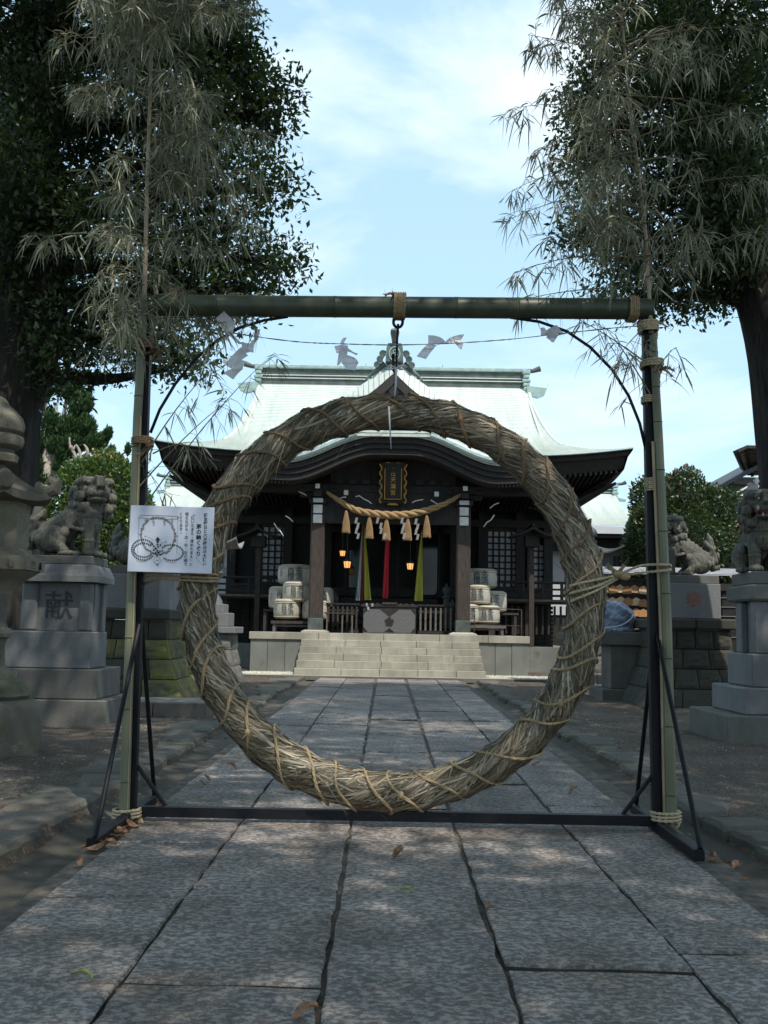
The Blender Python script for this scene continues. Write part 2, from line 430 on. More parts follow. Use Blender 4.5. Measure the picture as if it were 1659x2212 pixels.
M['leaf_dark'] = leafm('camphor_leaves', [(0, (.016, .028, .013)), (.6, (.036, .060, .026)), (1, (.10, .14, .05))], (.10, .17, .03), .45)
M['leaf_bamboo'] = leafm('withered_bamboo_leaves', [(0, (.085, .105, .055)), (.45, (.19, .205, .13)), (.8, (.31, .31, .215)), (1, (.50, .47, .33))], (.28, .28, .15), .6)
M['leaf_shrub'] = leafm('shrub_leaves', [(0, (.02, .045, .012)), (.5, (.06, .11, .022)), (.9, (.14, .19, .045)), (1, (.26, .15, .05))], (.09, .17, .02), .35)
M['leaf_shrub_dark'] = leafm('dark_shrub_leaves', [(0, (.012, .025, .010)), (.55, (.03, .055, .016)), (.85, (.08, .11, .03)), (1, (.26, .11, .05))], (.06, .10, .02), .35)
M['leaf_juniper'] = leafm('juniper_sprays', [(0, (.015, .04, .014)), (.6, (.04, .095, .028)), (1, (.10, .18, .05))], (.04, .09, .02), .7)
M['leaf_fallen'] = simple('fallen_leaf', (.27, .145, .08), .7, 0, 45, .5)
M['leaf_yellow'] = simple('yellow_leaf', (.34, .36, .12), .7, 0, 45, .3)
def bark():
    n = N('bark'); v = n.noise(1, n.pos((13, 13, 2.2)), 6, .65)
    c = n.ramp(v, [(.35, (.010, .009, .007)), (.65, (.042, .036, .030))]); n.bump(v, 1.0, .05); return n.fin(c, .95)
M['bark'] = bark()
M['twig'] = simple('twig', (.16, .145, .085), .7)
M['dead_wood'] = simple('dead_branch', (.30, .26, .21), .9, 0, 12, .3)
# ================================================================ SETTING
def wob(x, y, s=1.0, o=0.0): return noise.noise(Vector((x*s, y*s, o)))
def ground():
    xs = sorted(set([-150, -60, -30, -15, -9] + [round(-6+.25*i, 3) for i in range(18)] + [-1.66, -1.58, -1.3, 1.5, 1.72, 1.80] + [round(2+.25*i, 3) for i in range(21)] + [9, 15, 30, 60, 150]))
    ys = sorted(set([-150, -40, -15, -6] + [round(-2+.3*i, 3) for i in range(86)] + [26, 30, 40, 80, 200, 500]))
    mb = MB()
    for y in ys:
        for x in xs:
            low = -1.63 < x < 1.76 and -30 < y < 20.9
            z = -.075 if low else .0
            if not low and abs(x) < 8 and -2 < y < 20: z += .035*wob(x, y, .9) + .012*wob(x, y, 4, 3) - .01
            if not low and y >= 20.3: z = -.02
            mb.v.append((x, y, z)); mb.var.append(0)
    nx = len(xs)
    for j in range(len(ys)-1):
        for i in range(nx-1): mb.f.append((j*nx+i, j*nx+i+1, (j+1)*nx+i+1, (j+1)*nx+i))
    tag(mb.build('ground', M['gravel'], smooth='auto'), kind='structure')
ground()

def slab_mesh(poly, z0, z1, mat, jit=.008, bev=.012, seed=0, step=.16, bulge=0.0, dirt=True):
    """a dressed stone with a wavering outline and worn edges"""
    rr = random.Random(seed); out = []
    n = len(poly)
    for i in range(n):
        a, b = Vector(poly[i]), Vector(poly[(i+1) % n]); L = (b-a).length; k = max(1, int(L/step))
        nrm = Vector((b.y-a.y, a.x-b.x)).normalized()
        for j in range(k):
            p = a.lerp(b, j/k); p += nrm*rr.uniform(-jit, jit) if j else Vector((rr.uniform(-jit, jit), rr.uniform(-jit, jit)))
            out.append(p)
    c = sum(out, Vector((0, 0)))/len(out); mb = MB(); m = len(out)
    mb.v = [(p.x, p.y, z0) for p in out] + [(p.x, p.y, z1-bev) for p in out]
    ins = [p + (c-p).normalized()*bev*1.3 for p in out]
    mb.v += [(p.x, p.y, z1 + rr.uniform(-.003, .003)) for p in ins]
    mb.f = [(i, (i+1) % m, m+(i+1) % m, m+i) for i in range(m)] + [(m+i, m+(i+1) % m, 2*m+(i+1) % m, 2*m+i) for i in range(m)]
    mb.v.append((c.x, c.y, z1+bulge)); mb.f += [(2*m+i, 2*m+(i+1) % m, 3*m) for i in range(m)]
    mb.var = [0]*len(mb.v)
    me = mb.mesh('slab', mat, smooth=False); me.materials.append(M['joint_dark'])
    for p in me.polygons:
        if dirt and abs(p.normal.z) < .1: p.material_index = 1  # slab sides take the dark material, so joints read as dark lines
    return me

# the paved path: joint earth, dressed slabs, gutters and rough kerb stones
pb = MB().box((-1.32, -6, -.12), (1.53, 20.45, -.015)); path = tag(pb.build('path', M['earth']), kind='structure')
gt = MB()
def gut(x0, x1):
    def f(u, v):
        x = x0+(x1-x0)*u; y = -6+26.4*v
        return (x, y, -.048 - .02*math.sin(PI*u) + .012*wob(x*2, y, 1.6, 5))
    gt.grid(f, 6, 130)
gut(-1.60, -1.22); gut(1.39, 1.78)
gu = gt.build('gutter', M['gutter'], smooth=True); tag(gu, kind='structure')
cols = [(-1.235, -.731), (-.717, -.168), (-.153, .359), (.373, .929), (.943, 1.375)]
known = {0: [2.0, 3.0, 3.93, 4.9, 5.6], 1: [1.6, 3.0, 4.08, 6.3], 2: [1.9, 3.55, 5.9], 3: [1.3, 3.2, 5.05, 6.9], 4: [2.1, 3.4, 6.1]}
ns = 0; skp = 0.0
for ci, (x0, x1) in enumerate(cols):
    ys = [-4.0 + .3*ci, -2.4 + .2*ci, -.5 + .25*ci]; ys += [y for y in known[ci] if y > ys[-1] + .4]
    while ys[-1] < 20.4: ys.append(ys[-1] + rnd.choice([.75, .95, 1.15, 1.4, .6]))
    ys[-1] = 20.42
    if ys[-1]-ys[-2] < .4: ys.pop(-2)
    for a, b in zip(ys, ys[1:]):
        fl = lambda y: 0.0 if y < 6 else (y-6)*.004*(1 if ci > 2 else -.6 if ci < 2 else .1)
        sk = skp; sk2 = rnd.uniform(-.014, .014); skp = sk2
        poly = [(x0+fl(a), a+.011+sk), (x1+fl(a), a+.011-sk), (x1+fl(b), b-.011-sk2), (x0+fl(b), b-.011+sk2)]
        tilt = rnd.choice((-.006, -.002, .003, .006))
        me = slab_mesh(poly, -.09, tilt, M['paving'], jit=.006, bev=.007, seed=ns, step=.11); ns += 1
        o = piece('paving_stone', me, path)
kb = MB().box((-1.72, -6, -.14), (-1.62, 20.2, -.08)); kerb = tag(kb.build('kerb', M['earth']), kind='structure')
for side in (-1, 1):
    y = -2.0
    while y < 20.1:
        L = rnd.choice([.35, .5, .62, .8, 1.0]); w = rnd.uniform(.26, .62) if side < 0 else rnd.uniform(.24, .42)
        xi = 1.60 if side < 0 else 1.76; xi += rnd.uniform(-.035, .03); g = .018
        poly = [(xi+rnd.uniform(-.02, .04), y+g), (xi+w*.45, y+g+rnd.uniform(-.02, .05)), (xi+w+rnd.uniform(-.12, .06), y+g+rnd.uniform(0, .08)), (xi+w+rnd.uniform(-.1, .08), y+L*.6), (xi+w-rnd.uniform(0, .15), y+L-g), (xi+rnd.uniform(-.02, .03), y+L-g)]
        if side < 0: poly = [(-p[0], p[1]) for p in poly][::-1]
        me = slab_mesh(poly, -.09, rnd.uniform(.006, .026), M['curb_stone'], jit=.013, bev=.022, seed=900+ns, step=.08, bulge=.012, dirt=False); ns += 1
        piece('kerb_stone', me, kerb)
        y += L

# loose gravel and litter: real chips, uncountable
def chips():
    n = 26000
    y = 2.0 + 18.5*R.random(n)**1.25; x = np.where(R.random(n) < .5, -(2.0+3.6*R.random(n)**1.2), 2.05+3.6*R.random(n)**1.2)
    s = R.uniform(.004, .013, n)*(1+.6*(R.random(n) < .04)); a = R.uniform(0, 2*PI, n)
    base = np.array([(1,0,0),(.2,.9,0),(-.9,.4,0),(-.5,-.8,0),(.1,0,.75)])
    v = np.zeros((n, 5, 3)); ca, sa = np.cos(a), np.sin(a)
    for k in range(5):
        b = base[k]*(1+.3*R.standard_normal((n, 1))*.5)
        v[:, k, 0] = x + s*(ca*b[:, 0]-sa*b[:, 1]); v[:, k, 1] = y + s*(sa*b[:, 0]+ca*b[:, 1]); v[:, k, 2] = -.005 + s*b[:, 2]*.9 + .02*(k == 4)*0
    zz = np.array([.035*wob(p, q, .9)+.012*wob(p, q, 4, 3)-.01 for p, q in zip(x, y)]); v[:, :, 2] += zz[:, None] + .003
    t = np.array([(0,1,4),(1,2,4),(2,3,4),(3,0,4)]); f = (np.arange(n)[:, None, None]*5 + t).reshape(-1, 3)
    g = N('gravel_chips'); c = g.ramp(g.var(), [(0, (.05, .045, .04)), (.75, (.14, .125, .105)), (1, (.32, .30, .26))]); m = g.fin(c, .9)
    tag(link('gravel', np_mesh('gravel', v.reshape(-1, 3), f, m, np.repeat(R.random(n), 5))), 'small loose stone chips strewn over the dirt beside the path', kind='stuff')
chips()

# strip of stone in front of the steps, with its two dark rails
ap = MB().box((-5.2, 20.75, -.1), (5.6, 22.5, .015)); apron = tag(ap.build('stone_apron', M['granite_pale']), kind='structure')
rl = MB(); rl.box((-6, 20.55, -.05), (6.5, 20.74, .028)); tag(rl.build('pavement_edge', M['granite_dirty']), kind='structure')
ds = MB()
for i in range(2600):
    x = rnd.uniform(-3.0, -1.85) if i % 2 else rnd.uniform(2.15, 4.4); y = rnd.uniform(21.4, 22.35); s = rnd.uniform(.008, .02)
    ds.add([(x-s, y, .016), (x, y-s, .016), (x+s, y, .016), (x, y, .016+s)], [(0, 1, 3), (1, 2, 3), (2, 0, 3)], rnd.random())
g = N('pale_chips'); cc = g.ramp(g.var(), [(0, (.3, .29, .25)), (.8, (.6, .58, .5)), (1, (.55, .5, .15))])
tag(ds.build('pebbles', g.fin(cc, .9)), 'pale pebbles lying on the stone strip beside the steps', kind='stuff')

# ================================================================ GATE with the straw ring
GY = 5.42
def g5(x, y, Y=GY): return Vector(at(x, y, Y))
gate = thing('steel_frame', 'black steel frame standing on the path and holding the big straw ring', 'frame', (0, GY, 0))
PL0, PL1, PR0, PR1 = Vector((-1.287, GY, .0)), Vector((-1.318, GY, 2.70)), Vector((1.402, GY, .0)), Vector((1.375, GY, 2.72))
def gpart(name, mb, mat, smooth=False):
    o = mb.build(name, mat, gate, smooth); o.location = (0, -GY, 0); return o
for a, b in ((PL0, PL1), (PR0, PR1)): gpart('post', MB().beam(a, b, .048, .048, (0, 1, 0)), M['black_metal'])
gpart('base_bar', MB().beam(PL0+Vector((0, 0, .045)), PR0+Vector((0, 0, .045)), .05, .05), M['black_metal'])
for x in (PL0.x, PR0.x):
    fb = MB(); fb.box((x-.024, GY-.72, .0), (x+.024, GY-.03, .05), .004); fb.box((x-.024, GY+.03, .0), (x+.024, GY+.50, .05), .004)
    gpart('foot_bar', fb, M['black_metal'])
    for dy in (-.70, .48):
        gpart('brace', MB().tube([(x+.01, GY+dy, .05), (x+.004, GY+(.03 if dy > 0 else -.03), .99)], .012, 8), M['black_metal'])
    s = 1 if x < 0 else -1
    gpart('corner_brace', MB().tube([(x+s*.17, GY+.04, .06), (x+s*.02, GY+.01, .27)], .011, 6), M['black_metal'])
def arc(pts): return [g5(*p) for p in pts]
AL = [(325, 935), (345, 885), (378, 830), (420, 778), (468, 736), (518, 708), (570, 692), (622, 684)]
AR = [(1396, 975), (1382, 915), (1358, 855), (1322, 798), (1275, 750), (1225, 716), (1165, 695), (1103, 686)]
for A in (AL, AR): gpart('arched_stay', MB().tube(arc(A), .0085, 8), M['black_metal'], True)
hz = g5(860, 686)
gpart('eye_ring', MB().tube([hz + Vector((.025*math.sin(t), 0, -.025+.03*math.cos(t)))*1.0 for t in [2*PI*i/16 for i in range(16)]], .008, 6, closed=True), M['black_metal'], True)
low = g5(848, 1752)
gpart('floor_eye', MB().tube([low + Vector((.03*math.sin(t), -.01, -.0+.03*math.cos(t))) for t in [2*PI*i/16 for i in range(16)]], .007, 6, closed=True), M['black_metal'], True)

def bam(mb, p, q, r0, r1, nodes, n=14, w=.12):
    """bamboo pole with slightly proud node rings; nodes are fractions along it"""
    p, q = Vector(p), Vector(q); ts = [(0, 1.0)]
    for t in nodes: ts += [(t-.004, 1.0), (t-.0015, 1+w), (t, 1-w*.3), (t+.0015, 1+w), (t+.004, 1.0)]
    ts.append((1, 1.0))
    mb.tube([p.lerp(q, t) for t, _ in ts], [(r0+(r1-r0)*t)*k for t, k in ts], n)
bl, br = g5(335, 661), g5(1407, 669)
bb = MB(); bam(bb, (bl.x, GY-.01, bl.z), (br.x, GY-.01, br.z), .0575, .0565, [(x-335)/1072 for x in (472, 594, 724, 855, 986, 1118, 1250, 1352)], 20, .035)
beam = bb.build('bamboo_crossbeam', M['bamboo_beam'], smooth='auto'); tag(beam, 'thick dark green bamboo crossbeam lying across the top of the steel frame', 'bamboo pole')
def culm(name, label, pts, r0, r1, n_nodes, mat, n=10):
    mb = MB(); m = len(pts); 
    for i in range(m-1):
        a, b = i/(m-1), (i+1)/(m-1)
        k = max(1, int(n_nodes/(m-1))); bam(mb, pts[i], pts[i+1], r0+(r1-r0)*a, r0+(r1-r0)*b, [(j+.5)/k for j in range(k)], n)
    return mb.build(name, mat, smooth='auto')
YF = GY-.055
pts = [g5(x, y, YF) for x, y in ((268, 1768), (283, 1300), (297, 900), (312, 640), (318, 400), (326, 150), (335, -80))]
fb_l = thing('leafy_bamboo', 'tall withered bamboo with drooping leaves tied to the left post', 'bamboo', pts[0])
def under(o, root):
    o.parent = root; o.location = -root.location; return o
under(culm('culm', '', pts[:4], .027, .022, 9, M['bamboo']), fb_l); under(culm('cane', '', pts[3:], .013, .007, 9, M['bamboo_tan'], 8), fb_l)
pts_r = [g5(x, y, YF) for x, y in ((1450, 1792), (1440, 1350), (1423, 950), (1411, 724))]
pts_r2 = [g5(x, y, YF+.02) for x, y in ((1406, 720), (1405, 690), (1396, 520), (1380, 380), (1362, 230), (1345, 60), (1330, -90))]
fb_r = thing('leafy_bamboo', 'thin withered bamboo with sparse leaves rising behind the right post', 'bamboo', pts_r2[0])
sb_r = thing('bamboo_pole', 'split grey green bamboo pole lashed to the right post', 'bamboo pole', pts_r[0])
under(culm('culm', '', pts_r, .031, .020, 9, M['bamboo']), sb_r)
under(culm('split_half', '', [p+Vector((-.031, .0, -.01)) for i, p in enumerate(pts_r[:3])], .009, .008, 6, M['bamboo_tan'], 8), sb_r)
under(culm('cane', '', pts_r2, .0125, .006, 12, M['bamboo_tan'], 8), fb_r)
under(culm('split_edge', '', [p+Vector((.020, -.019, 0)) for p in pts[:3]], .0035, .0035, 6, M['bamboo_tan'], 6), fb_l)

# --- withered leaves
def leaf_cards(P, D, Nn, L, Wd, curl, var):
    """narrow folded leaves: P base, D direction, Nn side vector, L length, Wd width -> verts, quads"""
    n = len(P); t = np.array([0, .3, .68, 1.0]); w = np.array([.25, 1.0, .8, .02]); v = np.zeros((n, 8, 3))
    down = np.array([0, 0, -1.0])
    for k in range(4):
        c = P + D*(L*t[k])[:, None] + down*(curl*L*t[k]**2)[:, None]; s = Nn*(Wd*w[k]*.5)[:, None]
        v[:, 2*k] = c - s; v[:, 2*k+1] = c + s
    q = np.array([(0,1,3,2),(2,3,5,4),(4,5,7,6)]); f = (np.arange(n)[:, None, None]*8 + q).reshape(-1, 4)
    return v.reshape(-1, 3), f, np.repeat(var, 8)
def unit(a): return a/np.maximum(np.linalg.norm(a, axis=1), 1e-6)[:, None]
def bamboo_foliage(root, culm_pts, branches, seed, dens=1.0, lo=.1):
    rr = random.Random(seed); rn = np.random.default_rng(seed)
    tw = MB(); Ps = []; Ds = []
    for (x0, y0, x1, y1, nl, drop) in branches:
        Yb = YF + rr.uniform(-.12, .12); a = g5(x0, y0, YF); b = g5(x1, y1, Yb + rr.uniform(-.35, .4))
        mid = a.lerp(b, .55) + Vector((0, rr.uniform(-.08, .08), .10*(b-a).length))
        def bz(t): return a*(1-t)**2 + mid*2*t*(1-t) + b*t*t
        line = [bz(i/7) for i in range(8)]; tw.tube(line, [.0045-.0034*i/7 for i in range(8)], 4, cap=False)
        k = int(nl*dens)
        for i in range(k):
            t = 1-rr.random()**1.5*.93; p = bz(t); dr = (bz(min(1, t+.05))-bz(t-.05)).normalized()
            sd = Vector((rr.uniform(-1, 1), rr.uniform(-1, 1), rr.uniform(-.9, .5))).normalized()
            L = rr.uniform(.05, .17)*(1.1-.5*t); q = p + (dr*.5+sd).normalized()*L - Vector((0, 0, drop*L))
            tw.tube([p, p.lerp(q, .5)+Vector((0, 0, .012)), q], [.0018, .0014, .0009], 3, cap=False)
            for j in range(rr.randint(3, 6)):
                d = ((q-p).normalized()*.7 + Vector((rr.gauss(0, .75), rr.gauss(0, .75), rr.gauss(-.45, .5)))).normalized()
                Ps.append(q - (q-p)*rr.uniform(0, .5)); Ds.append(d)
    P = np.array(Ps); D = unit(np.array(Ds)); n = len(P)
    up = rn.standard_normal((n, 3)); Nn = unit(np.cross(D, up)); L = rn.uniform(.05, .125, n); Wd = rn.uniform(.005, .0112, n)*np.where(rn.random(n) < .5, .6, 1)
    v, f, va = leaf_cards(P, D, Nn, L, Wd, rn.uniform(0, .8, n), rn.random(n))
    lv = link('leaves', np_mesh('leaves', v, f, M['leaf_bamboo'], va, True)); tag(lv, kind='stuff'); under(lv, root)
    o = tw.build('twigs', M['twig'], smooth=True); tag(o, kind='stuff'); under(o, root)
    return n
rr = random.Random(5); BL = []
for i in range(74):
    y = 60+ i*9.6 + rr.uniform(-20, 20); x = 312 + (640-y)*.035
    side = rr.choice((-1, 1)); ext = rr.uniform(40, 250) if side > 0 else rr.uniform(40, 235)
    if rr.random() < .5: ext *= .55
    BL.append((x, y, x+side*ext, y-rr.uniform(-25, 85), int(7+ext/11), .3))
for i in range(22):
    y = rr.uniform(-120, 120); x = 326; BL.append((x, y, x+rr.uniform(-190, 240), y+rr.uniform(-60, 60), 24, .2))
BL += [(305, 700, 440, 770, 6, .4), (305, 1000, 470, 785, 12, .6), (300, 1110, 590, 765, 16, .5), (302, 1050, 500, 860, 9, .6), (330, 690, 480, 700, 18, .5), (330, 660, 400, 640, 24, .6), (318, 650, 260, 690, 10, .5), (330, 980, 430, 955, 5, .8), (310, 730, 560, 690, 9, .6), (300, 1000, 350, 1060, 4, .9)]
bamboo_foliage(fb_l, pts, BL, 3, .92)
BR = []
for i in range(62):
    y = 20 + i*9.2 + rr.uniform(-20, 20); x = 1345 + (y)*.09
    side = rr.choice((-1, -1, 1)); ext = rr.uniform(40, 235)
    if side < 0 and rr.random() < .6: ext *= .6
    BR.append((x, y, x+side*ext, y-rr.uniform(-50, 70), int(5+ext/15), .35))
BR += [(1350, 240, 1105, 235, 22, .3), (1360, 330, 1110, 410, 30, .4), (1380, 420, 1110, 470, 26, .4), (1345, 120, 1140, 75, 24, .3), (1390, 560, 1110, 590, 26, .4), (1395, 620, 1120, 650, 30, .4),
       (1404, 850, 1300, 700, 12, .6), (1404, 790, 1250, 690, 10, .6), (1412, 810, 1462, 750, 5, .9), (1404, 700, 1330, 780, 10, .7), (1395, 600, 1655, 500, 24, .4), (1380, 430, 1655, 380, 24, .4), (1370, 300, 1655, 250, 24, .4), (1350, 90, 1640, 60, 24, .4), (1345, 20, 1200, -20, 24, .4)]
bamboo_foliage(fb_r, pts_r2, BR, 8, 1.0)

# --- lashings
def lashing(name, label, c, rx, ry, turns, r, h, tails=2, mat=None, ang=0.0, axis='z', seed=1):
    rr = random.Random(seed); pts = []; n = turns*14
    for i in range(n+1):
        a = 2*PI*i/14; t = i/n - .5
        e = 3.0; ca, sa = math.cos(a), math.sin(a); k = (abs(ca)**e + abs(sa)**e)**(-1/e)*.96
        u, v, w = rx*ca*k, ry*sa*k, t*h + rr.uniform(-.15, .15)*r
        pts.append((u, v, w) if axis == 'z' else (w, v, u))
    mb = MB().rope(pts, r, r*9, 3, 5)
    for k in range(tails):
        p = Vector(pts[0 if k else -1]); d = Vector((rr.uniform(-1, 1), -.6, rr.uniform(-.9, .5))).normalized()
        line = [p + d*(.022*j) + Vector((rr.uniform(-.006, .006), 0, -.004*j*j)) for j in range(4)]
        mb.rope(line, [r, r, r*.9, r*1.0], r*9, 3, 4)
        for j in range(7):
            q = line[-1]; e = (d + Vector((rr.gauss(0, .5), rr.gauss(0, .5), rr.gauss(0, .5)))).normalized()*rr.uniform(.012, .035)
            mb.tube([q, q+e], [.0016, .0006], 3, cap=False)
    o = mb.build(name, mat or M['rope_pale'], smooth=True, loc=c); o.rotation_euler = (0, ang, 0)
    return tag(o, label, 'rope')
def mid(a, b, y, Y=GY):
    return g5(a, y, Y)
lashing('lashing', 'frayed brown rope lashing near the top of the left post', g5(315, 750, GY-.03), .062, .075, 4, .0075, .045, 6, M['rope_dark'], seed=1)
lashing('lashing', 'brown rope lashing on the left post beside the left roof corner', g5(308, 955, GY-.03), .052, .07, 4, .007, .04, 5, M['rope_dark'], seed=2)
lashing('lashing', 'pale rope coiled three times round the foot of the left post', g5(275, 1757, GY-.04), .068, .075, 3, .0095, .05, 3, seed=3)
lashing('lashing', 'brown rope wrapped over the left end of the bamboo beam', g5(377, 650, GY), .066, .066, 4, .0085, .045, 4, M['rope_dark'], axis='x', seed=4)
lashing('lashing', 'thick tan rope knotted over the middle of the bamboo beam', g5(862, 662, GY-.01), .068, .068, 6, .0085, .062, 6, M['rope'], axis='x', seed=5)
lashing('lashing', 'tan rope band wrapped over the right end of the bamboo beam', g5(1365, 668, GY-.01), .066, .066, 5, .0075, .05, 2, M['rope'], axis='x', seed=6)
lashing('lashing', 'topmost rope coil on the right post just under the bamboo beam', g5(1400, 708, GY-.02), .05, .06, 5, .0075, .055, 3, M['rope_pale'], seed=7)
lashing('lashing', 'knotted rope coil on the right post, second from the top', g5(1408, 788, GY-.03), .055, .07, 3, .0085, .04, 6, M['rope_pale'], seed=8)
lashing('lashing', 'rope coil round the right post, third from the top', g5(1402, 864, GY-.01), .038, .045, 4, .006, .04, 2, M['rope_pale'], seed=9)
lashing('lashing', 'fourth rope coil down the right post, level with the temple eave', g5(1409, 1048, GY-.01), .036, .045, 7, .0055, .07, 1, M['rope_pale'], seed=10)
lashing('lashing', 'pale rope coiled round the foot of the right post', g5(1438, 1763, GY-.03), .07, .072, 3, .0095, .05, 4, seed=11)

# --- the ring
RC = Vector((.028, GY, 1.157)); RA, RB_ = 1.015, .993
wraps = [90-2, 80, 70, 59, 48, 38, 27, 17, 8, -3, -12, -21, -31, -41, -52, -63, -74, -84, -94, -104, -114, -124, -134, -145, -155, -165, -175, 172, 162, 152, 143, 133, 123, 112, 101]
wr = [math.radians(w + rnd.uniform(-2, 2)) for w in wraps]
def ring_r(t):
    d = min(abs((t-w+PI) % (2*PI)-PI) for w in wr)
    return .0915 - .004*max(0, math.sin(t)) - .013*math.exp(-(d/.04)**2) + .005*math.sin(3*t+1) + .003*math.sin(11*t)
def ring_pt(t, phi, r, lift=0):
    c = RC + Vector((RA*math.cos(t), 0, RB_*math.sin(t))); o = Vector((math.cos(t), 0, math.sin(t)))
    rad = r + lift
    return c + o*(rad*math.cos(phi)) + Vector((0, -rad*math.sin(phi), 0))
ring = thing('straw_ring', 'great ring of twisted dry straw hanging upright in the steel frame', 'straw ring', (RC.x, GY, 0))
mb = MB(); nt = 180
for i in range(nt):
    t = 2*PI*i/nt; rr_ = ring_r(t)*.93
    for k in range(18): mb.v.append(ring_pt(t, 2*PI*k/18, rr_)); mb.var.append(0)
for i in range(nt):
    for k in range(18): mb.f.append((i*18+k, i*18+(k+1) % 18, ((i+1) % nt)*18+(k+1) % 18, ((i+1) % nt)*18+k))
under(mb.build('straw_core', M['straw_core'], smooth=True), ring)
def strands(n, seed, fly=0.0, lmin=.2, lmax=.55, wmin=.004, wmax=.013, tw=(4.5, 3.4)):
    rr = np.random.default_rng(seed); K = 8; vs = np.zeros((n, K, 2, 3)); va = rr.random(n)
    t0 = rr.uniform(0, 2*PI, n); p0 = rr.uniform(0, 2*PI, n); L = rr.uniform(lmin, lmax, n); W_ = rr.uniform(wmin, wmax, n)
    twist = rr.normal(tw[0], tw[1], n); lift = np.clip(rr.normal(.000, .006, n), -.012, .010); fl = rr.random(n)**2*fly
    tt = np.linspace(0, 2*PI, 1441); rtab = np.array([ring_r(x) for x in tt])
    wv = rr.uniform(.4, 1.0, n)
    for k in range(K):
        s = k/(K-1); t = t0 + (s-.5)*L; phi = p0 + twist*(s-.5)*L*1.0 + .10*np.sin(6*s+p0*7)
        r = np.interp(t % (2*PI), tt, rtab) + lift + .006*np.sin(PI*s)*wv + fl*(s**3) 
        if fly == 0: r = r - .012*(s < .05) - .012*(s > .95)
        ox, oz = np.cos(t), np.sin(t)
        cx = RC.x + RA*ox + ox*r*np.cos(phi); cz = RC.z + RB_*oz + oz*r*np.cos(phi) - fl*s*s*.6; cy = RC.y - r*np.sin(phi)
        w = W_*(1-abs(2*s-1)**3*.75)
        sx = -ox*np.sin(phi); sz = -oz*np.sin(phi); sy = -np.cos(phi)
        for j, g in ((0, -.5), (1, .5)):
            vs[:, k, j, 0] = cx + g*w*sx; vs[:, k, j, 1] = cy + g*w*sy; vs[:, k, j, 2] = cz + g*w*sz
    q = np.array([(2*k, 2*k+1, 2*k+3, 2*k+2) for k in range(K-1)]); f = (np.arange(n)[:, None, None]*2*K + q).reshape(-1, 4)
    return vs.reshape(-1, 3), f, np.repeat(va, 2*K)
for nm, a in (('straw_strands', dict(n=15000, seed=1)), ('loose_straw', dict(n=800, seed=2, fly=.07, lmin=.12, lmax=.35, wmin=.002, wmax=.005, tw=(4, 6))), ('loose_straw_ends', dict(n=160, seed=4, fly=.18, lmin=.1, lmax=.25, wmin=.0018, wmax=.004, tw=(0, 7)))):
    v, f, va = strands(**a); o = link(nm, np_mesh(nm, v, f, M['straw'], va, True)); tag(o, kind='stuff'); under(o, ring)
for i, w in enumerate(wr):
    line = []; sl_ = rnd.uniform(.09, .15)*(1 if math.cos(w) > -.2 else 1)
    for k in range(25):
        phi = 2*PI*k/24; t = w + (sl_-.02)*math.cos(phi+.3*math.sin(i*2.7)) + .012*math.sin(3*phi+i); line.append(ring_pt(t, phi, ring_r(w), .024+.003*math.sin(phi*2+i)+.002*math.sin(5*phi)))
    mb = MB().rope(line, .0092, .05, 3, 5)
    if i % 5 == 2:
        p = Vector(line[6]); 
        for j in range(8): mb.tube([p, p+Vector((rnd.gauss(0, .02), -rnd.uniform(0, .02), rnd.gauss(-.015, .02)))], [.003, .001], 4, cap=False)
        mb.ell(p, (.016, .014, .02), 8, 6)
    under(mb.build('rope_binding', M['rope_dark'] if math.sin(w) > .3 else M['rope'], smooth=True), ring)
# hanging hook, white tie and cord
hk = thing('hanging_rod', 'black hook rod hanging from the bamboo beam down to the straw ring', 'hook', g5(858, 695))
under(MB().tube([g5(860, 700), g5(858, 730), g5(856, 800), g5(854, 860)], .0065, 8).build('rod', M['black_metal'], smooth=True), hk)
under(MB().tube([g5(849, 765), g5(850, 800), g5(853, 806), g5(857, 800)], .008, 8).build('grip', M['black_metal'], smooth=True), hk)
tp = MB(); a = g5(856, 795, GY-.02)
for s in (-1, 1):
    tp.tube([a, a+Vector((s*.035, -.012, .012)), a+Vector((s*.06, -.008, -.002+(.01 if s > 0 else -.008))), a+Vector((s*.03, -.004, -.008)), a], [.004, .006, .006, .006, .003], 6)
tp.tube([a, g5(855, 830, GY-.03), g5(852, 862, GY-.05)], [.005, .0055, .005], 6)
tag(tp.build('white_tie', M['white_cloth'], smooth=True), 'white paper string tied in a bow on the hanging rod', 'string')
tp = MB().tube([g5(840, 878, GY-.12), g5(842, 920, GY-.125), g5(845, 970, GY-.12)], [.005, .0045, .002], 6)
tag(tp.build('straw_stub', M['white_cloth'], smooth=True), 'pale string end hanging down in front of the top of the ring', 'string')
